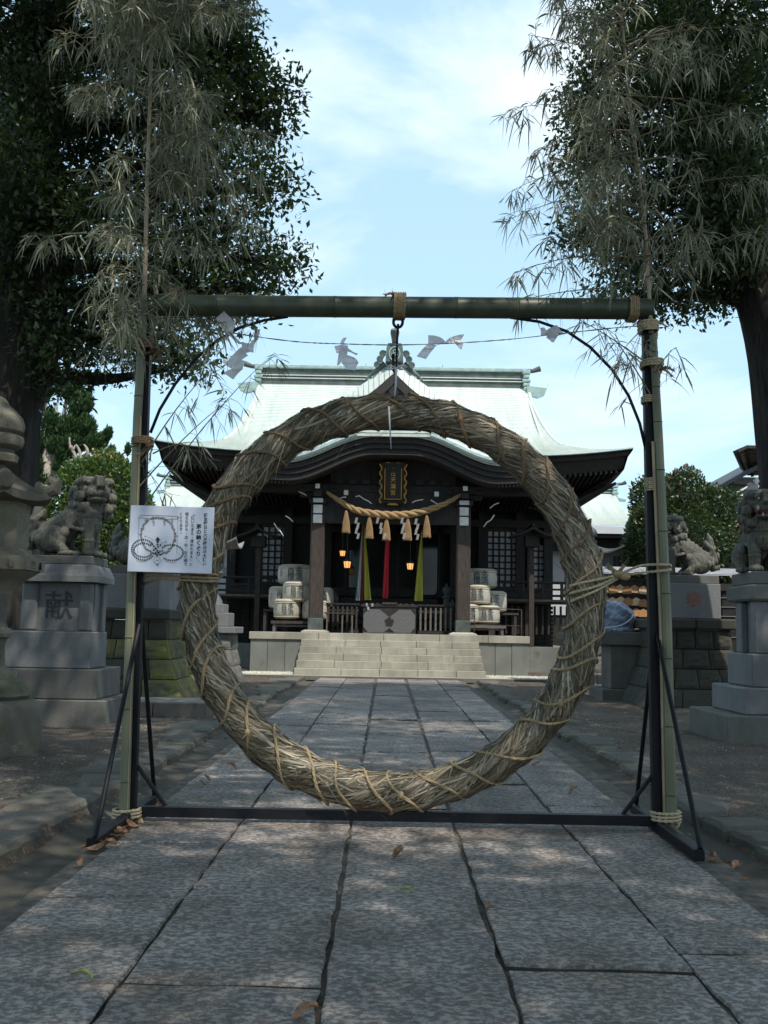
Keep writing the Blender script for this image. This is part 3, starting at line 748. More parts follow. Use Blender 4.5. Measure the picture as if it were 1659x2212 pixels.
# side ropes
knot = g5(1335, 1240, GY-.06)
def curve(ps, n=8):
    out = []; P = [Vector(p) for p in ps]
    for i in range(len(P)-1):
        p0, p1, p2, p3 = P[max(i-1, 0)], P[i], P[i+1], P[min(i+2, len(P)-1)]
        for k in range(n):
            t = k/n; out.append(.5*((2*p1)+(p2-p0)*t+(2*p0-5*p1+4*p2-p3)*t*t+(3*p1-p0-3*p2+p3)*t**3))
    return out + [P[-1]]
def sr(ps): return curve([g5(x, y, GY+d) for x, y, d in ps], 7)
rs = thing('tie_rope', 'tan ropes drawn from the ring to the right post and knotted between', 'rope', knot)
for L in ([(1232, 1268, .02), (1238, 1264, -.11), (1290, 1252, -.13), (1335, 1242, -.05), (1385, 1222, -.05), (1440, 1220, -.12), (1448, 1224, 0), (1440, 1228, .05)],
          [(1232, 1283, .02), (1238, 1280, -.11), (1290, 1266, -.13), (1335, 1246, -.05), (1380, 1238, -.05), (1442, 1232, -.12), (1448, 1230, 0)],
          [(1234, 1300, .02), (1240, 1296, -.11), (1288, 1276, -.13), (1330, 1252, -.05), (1352, 1240, -.06)]):
    under(MB().rope(sr(L), .0085, .055, 3, 5).build('strand', M['rope_pale'], smooth=True), rs)
kb_ = MB(); kb_.ell((0, 0, 0), (.035, .026, .022), 10, 8); kb_.ell((.035, -.005, -.012), (.03, .022, .022), 10, 8)
for j in range(5):
    d = Vector((rnd.uniform(-1, -.3) if j < 3 else rnd.uniform(.2, 1), -.3, rnd.uniform(.1, .9))).normalized(); kb_.rope([Vector((-.01, 0, 0)), d*.03, d*.06], .008, .05, 3, 5)
    for k in range(6): kb_.tube([d*.055, d*.085+Vector((rnd.gauss(0, .012),)*3)], [.002, .0007], 3, cap=False)
k_ = kb_.build('knot', M['rope'], rs, True)
rs2 = thing('tie_rope', 'rope bundle holding the ring to the left post under the notice', 'rope', g5(420, 1250))
for k, L in enumerate(([(300, 1243, .03), (330, 1236, -.06), (390, 1238, -.10), (452, 1240, -.13), (470, 1243, -.02)], [(300, 1250, .03), (330, 1243, -.06), (390, 1246, -.10), (452, 1249, -.13), (470, 1250, -.02)], [(310, 1262, .03), (340, 1251, -.06), (390, 1253, -.10), (452, 1256, -.13), (470, 1256, -.02)])):
    under(MB().rope(sr(L), .0085, .055, 3, 5).build('strand', M['rope'], smooth=True), rs2)

# --- string of paper streamers
ln = curve([g5(x, y, GY-.07) for x, y in ((400, 700), (520, 722), (640, 738), (745, 743), (860, 745), (985, 741), (1100, 733), (1200, 722), (1330, 708), (1400, 703))], 8)
st = MB().rope(ln, .0035, .02, 2, 4).build('string', M['string'], smooth=True); tag(st, 'thin twisted cord strung across the frame under the bamboo beam', 'cord')
def paper_strip(mb, quads, Y=GY-.07):
    """a fluttering folded strip: list of ((x,y,d),(x,y,d)) edge pairs"""
    E_ = [(g5(a[0], a[1], Y+a[2]), g5(b[0], b[1], Y+b[2])) for a, b in quads]
    n = 4; vs = []; 
    for (a0, b0), (a1, b1) in zip(E_, E_[1:]):
        m = len(vs)
        for i in range(n+1):
            t = i/n; p, q = a0.lerp(a1, t), b0.lerp(b1, t); bow = Vector((0, -.012*math.sin(PI*t), 0)); vs += [p+bow, (p+q)/2+bow*1.6, q+bow]
        mb.add(vs[m:], [(3*i, 3*i+1, 3*i+4, 3*i+3) for i in range(n)] + [(3*i+1, 3*i+2, 3*i+5, 3*i+4) for i in range(n)])
def shide(label, strips):
    mb = MB()
    for q in strips: paper_strip(mb, q)
    return tag(mb.build('paper_streamer', M['paper'], smooth='auto'), label, 'paper streamer', 'folded white paper streamers fluttering on the cord')
shide('largest white paper streamer, fluttering left with its lowest fold in sun', [
    [((466, 688, .02), (484, 672, .0)), ((482, 713, .02), (509, 700, -.02)), ((495, 725, .0), (503, 722, .0)), ((508, 738, -.02), (524, 745, -.02)), ((516, 744, .03), (530, 738, .03))],
    [((551, 712, .0), (563, 711, .02)), ((549, 733, -.01), (558, 734, .02)), ((540, 742, .0), (549, 744, .0)), ((528, 758, .01), (548, 762, .01))],
    [((524, 740, -.03), (541, 742, .0)), ((520, 765, .02), (543, 760, .02)), ((515, 762, -.03), (528, 745, -.03)), ((486, 787, .02), (500, 797, -.02)), ((520, 750, -.04), (536, 768, .02))],
    [((513, 775, -.05), (531, 780, -.02)), ((500, 797, -.03), (524, 798, .03)), ((483, 806, -.04), (504, 820, -.04))]])
shide('crumpled paper streamer on the cord left of the hanging rod', [
    [((735, 743, .0), (743, 742, .0)), ((738, 735, .02), (746, 736, -.02)), ((742, 730, .0), (750, 729, .0))],
    [((722, 748, .0), (740, 744, -.02)), ((727, 763, .03), (757, 756, -.03)), ((740, 752, -.03), (771, 768, .02)), ((752, 760, .0), (774, 764, .0))],
    [((740, 745, -.04), (752, 746, -.02)), ((732, 760, .0), (750, 770, -.03)), ((728, 790, .02), (733, 788, .01))],
    [((745, 765, -.03), (765, 772, .0)), ((738, 784, .0), (775, 783, -.02)), ((748, 798, .02), (767, 800, .0))]])
shide('torn paper streamer hanging in two flaps just right of the rod', [
    [((925, 724, .0), (925, 743, .02)), ((950, 728, -.02), (948, 745, .0)), ((962, 738, .03), (955, 744, .02)), ((975, 728, -.03), (980, 742, .0)), ((1003, 722, .0), (988, 748, .01))],
    [((925, 742, -.02), (945, 746, .0)), ((915, 752, .02), (938, 752, -.02)), ((900, 770, -.02), (920, 776, .02))],
    [((978, 728, -.04), (994, 730, -.03)), ((985, 742, .0), (1001, 742, .02)), ((990, 750, .02), (997, 756, .0))]])
shide('small bow shaped paper streamer on the cord at the right', [
    [((1167, 708, .0), (1175, 707, .0)), ((1168, 725, -.02), (1183, 722, .02)), ((1182, 712, .03), (1184, 734, .0)), ((1203, 702, -.02), (1218, 722, .02))],
    [((1184, 715, -.03), (1206, 714, .0)), ((1180, 730, .02), (1205, 726, -.02)), ((1190, 738, .0), (1196, 740, .0))]])

# --- notice board
sg = [Vector(at(x, y, 5.26)) for x, y in ((285, 1092), (464, 1097), (457, 1238), (273, 1235))]
ux = (sg[1]-sg[0]).normalized(); uz = (sg[0]-sg[3]); uz = (uz - ux*uz.dot(ux)).normalized(); uy = uz.cross(ux)
cen = sum(sg, Vector())/4; SW, SH = (sg[1]-sg[0]).length*1.01, (sg[0]-sg[3]).length*1.0
sign = thing('notice_board', 'white notice with ring drawing and vertical Japanese text on the left post', 'sign')
sign.matrix_world = Matrix((ux, uy, uz)).transposed().to_4x4() if False else Matrix.Translation(cen) @ Matrix((ux, uy, uz)).transposed().to_4x4()
MB().box((-SW/2, -.004, -SH/2), (SW/2, .004, SH/2), .002).build('board', simple('white_card', (.62, .64, .72), .45), sign)
def spt(x, y):
    """place on the board, measured over from the enlarged notice"""
    v = (y-165-(x-205)*.022)/1003; u = (x-(205-82*v))/1290
    return ((u-.5)*SW, (.5-v)*SH)
def column(text, xt, yt, xb, yb, size, bold):
    n = len(text); 
    for i, ch in enumerate(text):
        t = i/(n-1) if n > 1 else 0; x, z = spt(xt+(xb-xt)*t, yt+(yb-yt)*t)
        if ch in '、。': x += size*.35; z += size*.25
        me = text_mesh(ch, size, bold, 0, M['ink'])
        o = piece('letter', me, sign, (x, -.0055, z), (PI/2, (PI/2 if ch in '「」' else 0) , 0))
column('師走晦日と六月晦日の大祓い', 1355, 315, 1310, 1050, .0205, .0004)
column('茅の輪くぐり', 1245, 490, 1222, 900, .027, .0007)
column('「祓いたまえ、清めたまえ」と', 1160, 300, 1105, 1060, .0198, .0002)
column('唱えながら、左、右、左の順で', 1066, 300, 1020, 1060, .0198, .0002)
column('くぐります。', 975, 300, 965, 590, .0198, .0002)
def stroke(mb, ps, w, y=-.0053):
    for (a, b) in zip(ps, ps[1:]):
        a, b = Vector(spt(*a)), Vector(spt(*b)); d = (b-a); L = d.length
        if L < 1e-6: continue
        n = Vector((-d.y, d.x))/L*w/2
        mb.add([(p.x, y, p.y) for p in (a-n, b-n, b+n, a+n)], [(0, 1, 2, 3)])
dr = MB(); 
stroke(dr, [(345, 322), (600, 318), (930, 335), (920, 372)], .0018); stroke(dr, [(345, 355), (430, 368), (620, 372), (800, 375), (930, 372)], .0018)
for a in ((300, 590, 340, 605), (885, 625, 930, 630)): stroke(dr, [a[:2], a[2:]], .0015)
for x in (330, 930): stroke(dr, [(x-15, 338), (x+15, 338), (x+15, 362), (x-15, 362), (x-15, 338)], .001)
for x, y in ((430, 400), (548, 420), (715, 425), (830, 405)):
    stroke(dr, [(x+10, y-45), (x-18, y-5), (x+18, y-12), (x-14, y+20), (x+20, y+12), (x-8, y+50), (x+18, y+44)], .0014)
dr.build('ring_diagram', M['ink'], sign)
rg = MB()
for i in range(150):
    t = 2*PI*i/150; a = (612+262*math.cos(t)+rnd.uniform(-6, 6), 628+278*math.sin(t)+rnd.uniform(-6, 6)); b = (a[0]+rnd.uniform(-20, 20)-12*math.sin(t), a[1]+rnd.uniform(-20, 20)+12*math.cos(t))
    stroke(rg, [a, b], .0085, -.0050-(i % 5)*.00006)
rg.build('drawn_ring', M['ink_grey'], sign)
pb2 = MB()
for (x0, x1) in ((328, 290), (928, 892)): stroke(pb2, [(x0, 350), (x1, 890)], .0055, -.0047)
pb2.build('drawn_posts', M['ink_blue'], sign)
dd = MB()
def dash(fn, n, w=.0090):
    for i in range(n):
        a, b = fn((i)/n), fn((i+.58)/n); stroke(dd, [a, b], w, -.0060)
def lobe(cx, cy, rx, ry, t0, t1):
    return lambda u: (cx+rx*math.cos(t0+(t1-t0)*u), cy+ry*math.sin(t0+(t1-t0)*u))
dash(lobe(380, 840, 175, 155, math.radians(-40), math.radians(-330)), 26); dash(lobe(385, 845, 150, 105, math.radians(-40), math.radians(-325)), 22)
dash(lobe(815, 880, 175, 118, math.radians(-145), math.radians(140)), 25)
dash(lambda u: (515+140*u, 745+190*u), 6); dash(lambda u: (530+200*u*.7, 850-100*u), 4); dash(lambda u: (680-170*u, 850+50*u), 5); dash(lambda u: (590+0*u, 1075-170*u), 5); dash(lambda u: (598+5*u, 770-40*u), 1)
dd.add([(p[0], -.006, p[1]) for p in (spt(605, 640), spt(566, 698), spt(650, 698))], [(0, 1, 2)]); stroke(dd, [(606, 680), (604, 735)], .011, -.0062)
for ps in ([(540, 698), (480, 655), (415, 635)], [(640, 760), (680, 730), (735, 720)], [(275, 1000), (330, 1022), (410, 1012)], [(880, 1032), (800, 1030), (730, 1015)]):
    stroke(dd, ps, .0011, -.006); e = spt(*ps[-1]); dd.add([(e[0]-.004, -.006, e[1]-.002), (e[0]+.004, -.006, e[1]-.001), (e[0], -.006, e[1]+.004)], [(0, 1, 2)])
for i in range(24):
    t = 2*PI*i/24; t2 = t+2*PI/24; stroke(dd, [(588+48*math.cos(t), 1000+48*math.sin(t)), (588+48*math.cos(t2), 1000+48*math.sin(t2))], .0012, -.0064)
dd.build('route_arrows', M['ink'], sign)
MB().add([(*((588+46*math.cos(2*PI*i/20),) and (spt(588+46*math.cos(2*PI*i/20), 1000+46*math.sin(2*PI*i/20))[0], -.0063, spt(588+46*math.cos(2*PI*i/20), 1000+46*math.sin(2*PI*i/20))[1])),) for i in range(20)], [tuple(range(20))]).build('start_circle', simple('white_print', (.62, .64, .72), .45), sign)
piece('letter', text_mesh('自分', .0075, .0001, 0, M['ink']), sign, (spt(588, 1000)[0], -.0068, spt(588, 1000)[1]), (PI/2, 0, 0))
piece('letter', text_mesh('①③', .009, .0001, 0, M['ink']), sign, (spt(480, 770)[0], -.0068, spt(480, 770)[1]), (PI/2, 0, 0))
piece('letter', text_mesh('②', .009, .0001, 0, M['ink']), sign, (spt(712, 768)[0], -.0068, spt(712, 768)[1]), (PI/2, 0, 0))
# ================================================================ SHRINE HALL
TX = .09      # axis of the hall
plat = thing('stone_platform', 'pale stone platform with steps under the shrine porch', 'platform', (TX, 22.4, 0))
def pp(mb, name, mat, parent=plat, smooth=False):
    o = mb.build(name, mat, parent, smooth); w = Vector((TX, 22.4, 0)); o.location = -w; return o
def stones(parent, name, x0, x1, y0, y1, z0, z1, cuts, mat, off=Vector((0, 0, 0))):
    xs = [x0] + list(cuts) + [x1]
    for a, b in zip(xs, xs[1:]):
        d = rnd.uniform(-.004, .004)
        me = MB().box((a+.004, y0+d, z0), (b-.004, y1, z1+d*.4), .006).mesh('dressed_stone', mat)
        piece(name, me, parent, off)
PW0, PW1 = -2.95, 3.10
pp(MB().box((PW0+.05, 22.46, -.1), (PW1-.05, 24.5, .70)), 'core', M['granite_wall'])
for x0, x1 in ((PW0+.03, -1.80), (2.0, PW1-.03)):
    stones(plat, 'wall_slab', x0, x1, 22.42, 22.6, -.02, .71, [x0+(x1-x0)*k/3 for k in (1, 2)], M['granite_wall'], Vector((-TX, -22.4, 0)))
stones(plat, 'wall_slab', PW1-.06, PW1+1.2, 25.3, 25.6, -.02, .6, [PW1+.4], M['granite_wall'], Vector((-TX, -22.4, 0)))
stones(plat, 'cap_stone', PW0, PW1, 22.38, 22.85, .712, .865, [-1.45, .0-.05+-.0, 1.15, 2.2], M['granite_pale'], Vector((-TX, -22.4, 0)))
pp(MB().box((PW0, 22.855, .70), (PW1, 25.6, .86)), 'paved_top', M['granite_wall'])
lowp = MB(); lowp.box((-5.0, 25.3, -.1), (5.2, 34, .55)); pp(lowp, 'hall_podium', M['granite_wall'])
st_ = thing('stone_steps', 'flight of broad pale stone steps leading up to the porch', 'steps', (TX, 21.6, 0))
hs = [.0, .15, .30, .44, .58, .725]
for i in range(5):
    yf = 21.22 + .235*i; hw = 1.94-.01*i + (.015 if i == 0 else 0); n = 4 if i % 2 else 5; z0, z1 = hs[i]-(.05 if i == 0 else 0), hs[i+1]
    if i == 4: z1 = .718
    cuts = [TX-hw+2*hw*k/n + (.18*(-1)**i) for k in range(1, n)]
    me_p = thing('step', None, None); me_p.parent = st_
    stones(me_p, 'step_stone', TX-hw, TX+hw, yf, 22.44, z0, z1, cuts, M['granite_pale'], Vector((-TX, -21.6, 0)))
# roof surface helpers -------------------------------------------------
hall = thing('shrine_hall', 'dark wooden shrine hall with sweeping pale green copper roofs', 'shrine', (TX, 26.5, 0))
HW = Vector((TX, 26.5, 0))
def hp(mb, name, mat, smooth=False, kind=None, parent=None):
    o = mb.build(name, mat, parent or hall, smooth); 
    if parent is None or parent is hall: o.location = -HW
    if kind: o['kind'] = kind
    return o
def courses(mb, fn, v0, v1, nrow, nu, lap=.018):
    """sheet-metal courses: every row starts a little proud of the one below it; fn(u, v)"""
    for j in range(nrow):
        a, b = v0+(v1-v0)*j/nrow, v0+(v1-v0)*(j+1)/nrow; n0 = len(mb.v)
        for k, (v, up) in enumerate(((a, 0), (a, lap), (b, .002))):
            for i in range(nu+1):
                p = Vector(fn(i/nu, v)); mb.v.append((p.x, p.y, p.z+up)); mb.var.append((1.0, .75, 0.0)[k])  # lap edges darkened in the colour as shadow lines, with seam dirt
        w = nu+1
        for k in range(2):
            for i in range(nu): mb.f.append((n0+k*w+i, n0+k*w+i+1, n0+(k+1)*w+i+1, n0+(k+1)*w+i))
EY, RY, EZ = 23.5, 28.6, 4.98
EW = 5.53
def zr(t): return EZ + .30*t + .052*t*t
def upturn(ax, t): return .24*max(0, (ax-1.6)/3.9)**2.6*max(0, 1-t/2.4)**1.5
def half(t):
    if t < 1.35: return EW - .06*0 - (EW-4.12)*(t/1.35)**.92
    return 4.12 - .42*((t-1.35)/3.75)**.6 + .06*max(0, (t-4.2)/.9)
def roof_front(u, v):
    t = v*5.1; h = half(t); x = (2*u-1)*h; return (TX+x, EY+t, zr(t)+upturn(abs(x), t))
rm = MB(); courses(rm, roof_front, 0, 1, 58, 36)
def roof_back(u, v):
    p = roof_front(u, v); return (p[0], 2*RY-p[1], p[2])
rm.grid(roof_back, 30, 16)
for s in (-1, 1):
    def hip(u, v, s=s):
        t = v*1.35; yy = EY+t + u*(2*(RY-EY-t)); ay = abs(yy-RY)
        return (TX+s*half(t), yy, zr(t)+.24*max(0, (ay-1.5)/3.6)**2.6*max(0, 1-t/2.4)**1.5)
    rm.grid(hip, 30, 10)
    # rolled verge of the upper roof
    ln_ = [Vector((TX+s*(half(1.35+3.75*k/16)+.02), EY+1.35+3.75*k/16, zr(1.35+3.75*k/16)+.0)) for k in range(17)]
    rm.tube(ln_, .05, 8)
    rm.prism([(EY+1.35, zr(1.35)-.1), (RY, zr(5.1)-.1), (2*RY-EY-1.35, zr(1.35)-.1)], TX+s*3.75, TX+s*3.7, ax='x')
hp(rm, 'roof', M['copper'], 'auto')
# eave thickness, soffit and rafters
ev = MB(); 
def edge(u, dy, dz, inset):
    x = (2*u-1)*(EW-inset); return (TX+x, EY+dy, EZ+upturn(abs(x), 0)+dz)
for (d0, z0, i0), (d1, z1, i1) in (((0, -.004, 0), (.0, -.045, 0)), ((.0, -.045, 0), (.07, -.06, .06)), ((.07, -.06, .06), (.09, -.15, .08)), ((.09, -.15, .08), (.15, -.16, .14)), ((.15, -.16, .14), (.26, -.43, .17)), ((.26, -.43, .17), (2.9, -.98, 1.45))):
    ev.grid(lambda u, v: tuple(Vector(edge(u, d0, z0, i0)).lerp(Vector(edge(u, d1, z1, i1)), v)), 40, 1)
for s in (-1, 1):
    for (d0, z0), (d1, z1) in (((0, 0), (.0, -.05)), ((0, -.05), (.09, -.15)), ((.09, -.15), (.17, -.43)), ((.17, -.43), (1.45, -.98))):
        def sd(u, v, s=s):
            yy = EY+d0 + (d1-d0)*v + u*2*(RY-EY-(d0+(d1-d0)*v)); ay = abs(yy-RY)
            return (TX+s*(EW-d0-(d1-d0)*v), yy, EZ+.24*max(0, (ay-1.5)/3.6)**2.6*max(0, 1-(d0+(d1-d0)*v)/1.5) + z0+(z1-z0)*v)
        ev.grid(sd, 26, 1)
hp(ev, 'eave_boards', M['wood_dark'], 'auto')
rf = MB()
for i in range(88):
    x = -5.2+10.4*i/87; up_ = upturn(abs(x), 0); f = 1 if abs(x) < 4.2 else (5.5-abs(x))/1.3
    rf.beam((TX+x, EY+.24, EZ+up_-.46), (TX+x*(.98), EY+.24+2.3*f, EZ-.46-.50*f+up_*(1-f)), .05, .07)
for s in (-1, 1):
    for i in range(60):
        yy = EY+.9+i*.17; rf.beam((TX+s*(EW-.2), yy, EZ-.46), (TX+s*4.3, yy, EZ-.95), .05, .07)
o = hp(rf, 'rafters', M['wood_black']); o['kind'] = 'stuff'
et = MB()
n = 60
et.tube([Vector(roof_front(i/n, 0))+Vector((0, -.012, -.012)) for i in range(n+1)], .020, 6)
hp(et, 'eave_edging', M['copper_green'], True)

# main ridge
rz0, rz1 = 7.80, 8.26; rd = MB()
rd.box((TX-3.72, RY-.16, rz0-.15), (TX+3.66, RY+.16, rz1-.06)); hp(rd, 'ridge_core', M['copper_dark'])
rd = MB(); rd.box((TX-3.80, RY-.23, rz1-.06), (TX+3.74, RY+.23, rz1+.045), .02)
hp(rd, 'ridge_cap', M['copper_green'])
rd = MB(); rd.box((TX-3.74, RY-.19, rz0+.20), (TX+3.68, RY-.155, rz0+.222)); rd.box((TX-3.74, RY-.20, rz0+.115), (TX+3.68, RY-.155, rz0+.137))
hp(rd, 'ridge_band', M['copper'])
for s, x in ((-1, TX-3.80), (1, TX+3.72)):
    e = MB()
    for k, (z, w, h) in enumerate(((8.19, .22, .13), (8.06, .17, .10), (7.94, .23, .10), (7.83, .18, .09), (7.70, .15, .13), (7.58, .18, .12))):
        e.box((x-w/2, RY-.30, z-h/2), (x+w/2, RY+.30, z+h/2), .025)
    e.prism([(x, 7.76), (x+s*.55, 7.70), (x+s*.62, 7.86), (x+s*.56, 7.72), (x+s*.48, 7.50), (x+s*.3, 7.42), (x, 7.50)], RY-.42, RY-.32)
    hp(e, 'ridge_end_tile', M['copper_green'], 'auto')
    e = MB().tube([(x, RY, rz1+.02), (x+s*.22, RY, rz1+.03), (x+s*.42, RY, rz1+.10)], [.07, .062, .085], 10)
    hp(e, 'ridge_horn', M['copper_dark'], 'auto')
for x in (TX-.77-.02, TX+1.38):
    hp(MB().tube([(x, RY, rz1), (x, RY, rz1+.16)], .008, 5), 'lightning_spike', M['copper_dark'])

# front gable (curved)
GYf = 24.75
gpts = [(0, 7.60), (.15, 7.50), (.32, 7.33), (.50, 7.17), (.88, 6.88), (1.3, 6.54), (1.8, 6.24), (2.4, 6.0), (3.1, 5.85)]
def gz(ax):
    for (a, za), (b, zb) in zip(gpts, gpts[1:]):
        if ax <= b: t = (ax-a)/(b-a); return za+(zb-za)*t
    return gpts[-1][1]
gm = MB()
for s in (-1, 1):
    def gf(u, v, s=s):
        ax = u*3.1; return (TX+s*ax, GYf+.28+v*3.4, gz(ax)+.02)
    gm.grid(gf, 26, 8)
    def gv(u, v, s=s):     # the verge curls forward and down
        ax = u*3.1; return (TX+s*max(0, ax-.03*v), GYf+.28-.26*v, gz(ax)+.02-.38*(1-math.cos(v*PI/2))-.03*v)
    gm.grid(gv, 26, 5)
hp(gm, 'gable_roof', M['copper'], 'auto')
sm = MB()
for s in (-1, 1):
    for i in range(24):
        ax = .14+i*.125; z = gz(ax)
        sm.tube([(TX+s*(ax-.03*v), GYf+.28-.27*v, z+.024-.38*(1-math.cos(v*PI/2))-.03*v) for v in (0, .33, .66, 1)], .006, 3)
hp(sm, 'gable_seams', M['copper_grey']).update_tag()
bg_ = MB()
for s in (-1, 1):
    for dy, th, off in ((.03, .30, .36), (.10, .16, .62)):
        def gb(u, v, s=s):
            ax = u*3.0; return (TX+s*max(0, ax-.06), GYf+dy, max(5.3, gz(ax)-off+.02-th*v*(1+.2*u)))
        bg_.grid(gb, 24, 2)
        def gb2(u, v, s=s):
            ax = u*3.0; return (TX+s*max(0, ax-.06), GYf+dy+.06*v, max(5.3, gz(ax)-off+.02-th*(1+.2*u)))
        bg_.grid(gb2, 24, 1)
hp(bg_, 'bargeboard', M['wood_dark'], 'auto')
gi = MB().prism([(TX-2.6, 5.4), (TX, 7.25), (TX+2.6, 5.4)], GYf+.95, GYf+1.0); hp(gi, 'gable_panel', M['wood_black'])
gl = MB()
for k in range(-9, 10):
    x = TX+k*.22; gl.box((x-.02, GYf+.88, 5.4), (x+.02, GYf+.94, min(7.0, gz(abs(k*.22))-.45)))
for z in (5.75, 6.05, 6.4): gl.box((TX-(7.1-z)*1.1, GYf+.8, z), (TX+(7.1-z)*1.1, GYf+.87, z+.09))
hp(gl, 'gable_lattice', M['wood_dark'])
kg = MB(); kg.prism([(TX-.2, 6.95), (TX, 7.06), (TX+.2, 6.95), (TX+.12, 6.75), (TX+.06, 6.62), (TX, 6.50), (TX-.06, 6.62), (TX-.12, 6.75)], GYf+.06, GYf+.09); hp(kg, 'gable_pendant', M['wood_black'])
# finial on the gable
og = thing('ridge_ornament', None, None); og.parent = hall; og.location = -HW
def gp(mb, name, mat, sm_='auto'):
    o = mb.build(name, mat, og, sm_); return o
ob = MB(); ob.prism([(TX-.22, 7.50), (TX-.20, 7.85), (TX-.16, 7.95), (TX+.16, 7.95), (TX+.20, 7.85), (TX+.22, 7.50)], GYf+.0, GYf+.35); gp(ob, 'ornament_block', M['copper_grey'])
ob = MB(); ob.tube([(TX+.13*math.cos(t), GYf-.01, 7.68+.17*math.sin(t)) for t in [2*PI*i/20 for i in range(20)]], .016, 5, closed=True)
for k in range(3):
    a = PI/2+k*2*PI/3; ob.tube([(TX+.055*math.cos(a)+.035*math.cos(t), GYf-.015, 7.68+.06*math.sin(a)+.04*math.sin(t)) for t in [2*PI*i/10 for i in range(10)]], .010, 4, closed=True)
gp(ob, 'ornament_crest', M['copper_green'])
for s in (-1, 1):
    ob = MB()
    for (cx_, cz_, r0) in ((.29, 7.70, .085), (.355, 7.56, .085), (.43, 7.42, .075)):
        pts_s = []
        for i in range(26):
            t = i/25; a = PI*.9 - t*3.2*PI; r = r0*(1-.75*t); pts_s.append((TX+s*(cx_+r*math.cos(a)), GYf+.08, cz_+r*math.sin(a)))
        ob.tube(pts_s, [.025-.012*i/25 for i in range(26)], 6)
        ob.ell((TX+s*cx_, GYf+.12, cz_), (r0*.9, .05, r0*.9), 12, 6)
    ob.tube([(TX+s*.24, GYf+.24, 7.5), (TX+s*.42, GYf+.24, 7.34), (TX+s*.60, GYf+.24, 7.18), (TX+s*.72, GYf+.24, 7.06)], [.07, .06, .04, .015], 8)
    gp(ob, 'ornament_scroll', M['copper_grey'])
ob = MB().tube([(TX, GYf+.15, 7.93), (TX, GYf+.02, 8.07), (TX, GYf-.06, 8.20), (TX, GYf-.10, 8.27)], [.055, .085, .115, .10], 14); gp(ob, 'ornament_finial', M['copper_dark'])
gp(MB().tube([(TX, GYf-.08, 8.25), (TX, GYf-.08, 8.36)], .008, 5), 'lightning_spike', M['copper_dark'])

# porch roof with its undulating front
KY, KZ = 22.0, 4.53
def bell(ax): s_ = min(1, max(0, (ax/2.38-.16)/.84)); return .5*(1+math.cos(PI*s_))
def kz(ax): return KZ + .60*bell(ax) + .05*max(0, (ax-2.4)/1.0)
def porch(u, v):
    ax = (2*u-1)*3.42; y = KY+v*3.5
    f = max(0, 1-v*.92)
    return (TX+ax, y, KZ + (.60*bell(abs(ax)))*f + .05*max(0, (abs(ax)-2.4)) + .30*(y-KY) + .06*(v*3.5)**2*.3)
pm = MB(); courses(pm, porch, 0, 1, 38, 60, .014); hp(pm, 'porch_roof', M['copper'], 'auto')
for s in (-1, 1):
    kt = MB()
    for i in range(17):
        a0 = .80+i*.102; pts_k = [Vector((TX+s*a, KY-.015, kz(a)+.085)) for a in (a0, a0+.05, a0+.108)]
        kt.tube(pts_k, [.094, .089, .085], 10)
    hp(kt, 'rolled_verge', simple('pale_blue_copper', (.46, .56, .54), .45, 0, 8, .12), 'auto')
kc = MB(); kc.prism([(TX-.86, 5.10), (TX-.70, 5.16), (TX+.70, 5.16), (TX+.86, 5.10), (TX+.66, 5.10), (TX-.66, 5.10)], KY-.06, KY+.4); kc.prism([(TX-.78, 5.20), (TX-.62, 5.235), (TX+.62, 5.235), (TX+.78, 5.20), (TX+.6, 5.185), (TX-.6, 5.185)], KY-.02, KY+.5)
hp(kc, 'porch_ridge', M['copper'])
kf = MB()
def kfas(y, o0, o1, inset=0):
    kf.grid(lambda u, v: (TX+(2*u-1)*(3.42-inset), y, kz(abs((2*u-1)*3.42))-(o0+(o1-o0)*v)), 70, 1)
kfas(KY, -.0, .035); 
hp(kf, 'porch_edging', M['copper'], True)
kf = MB(); kfas(KY+.03, .03, .16, .03); kfas(KY+.08, .15, .27, .08); kfas(KY+.13, .26, .40, .12)
for y0, y1, o in ((KY, KY+.03, .034), (KY+.03, KY+.08, .155), (KY+.08, KY+.13, .265), (KY+.13, KY+2.6, .40)):
    kf.grid(lambda u, v: (TX+(2*u-1)*3.35, y0+(y1-y0)*v, kz(abs((2*u-1)*3.42))-o), 70, 1)
for s in (-1, 1):
    kf.prism([(KY+.02, 4.56), (KY+1.9, 5.0), (KY+1.9, 4.25), (KY+.1, 4.2)], TX+s*3.38, TX+s*3.30, ax='x')
hp(kf, 'porch_bargeboard', M['wood_dark'], 'auto')
# porch rafters either side
kr = MB()
for s in (-1, 1):
    for i in range(14):
        x = 2.3+i*.08; kr.beam((TX+s*x, KY+.15, kz(x)-.43), (TX+s*x, KY+2.4, kz(x)-.20), .035, .05)
hp(kr, 'porch_rafters', M['wood_black'])['kind'] = 'stuff'

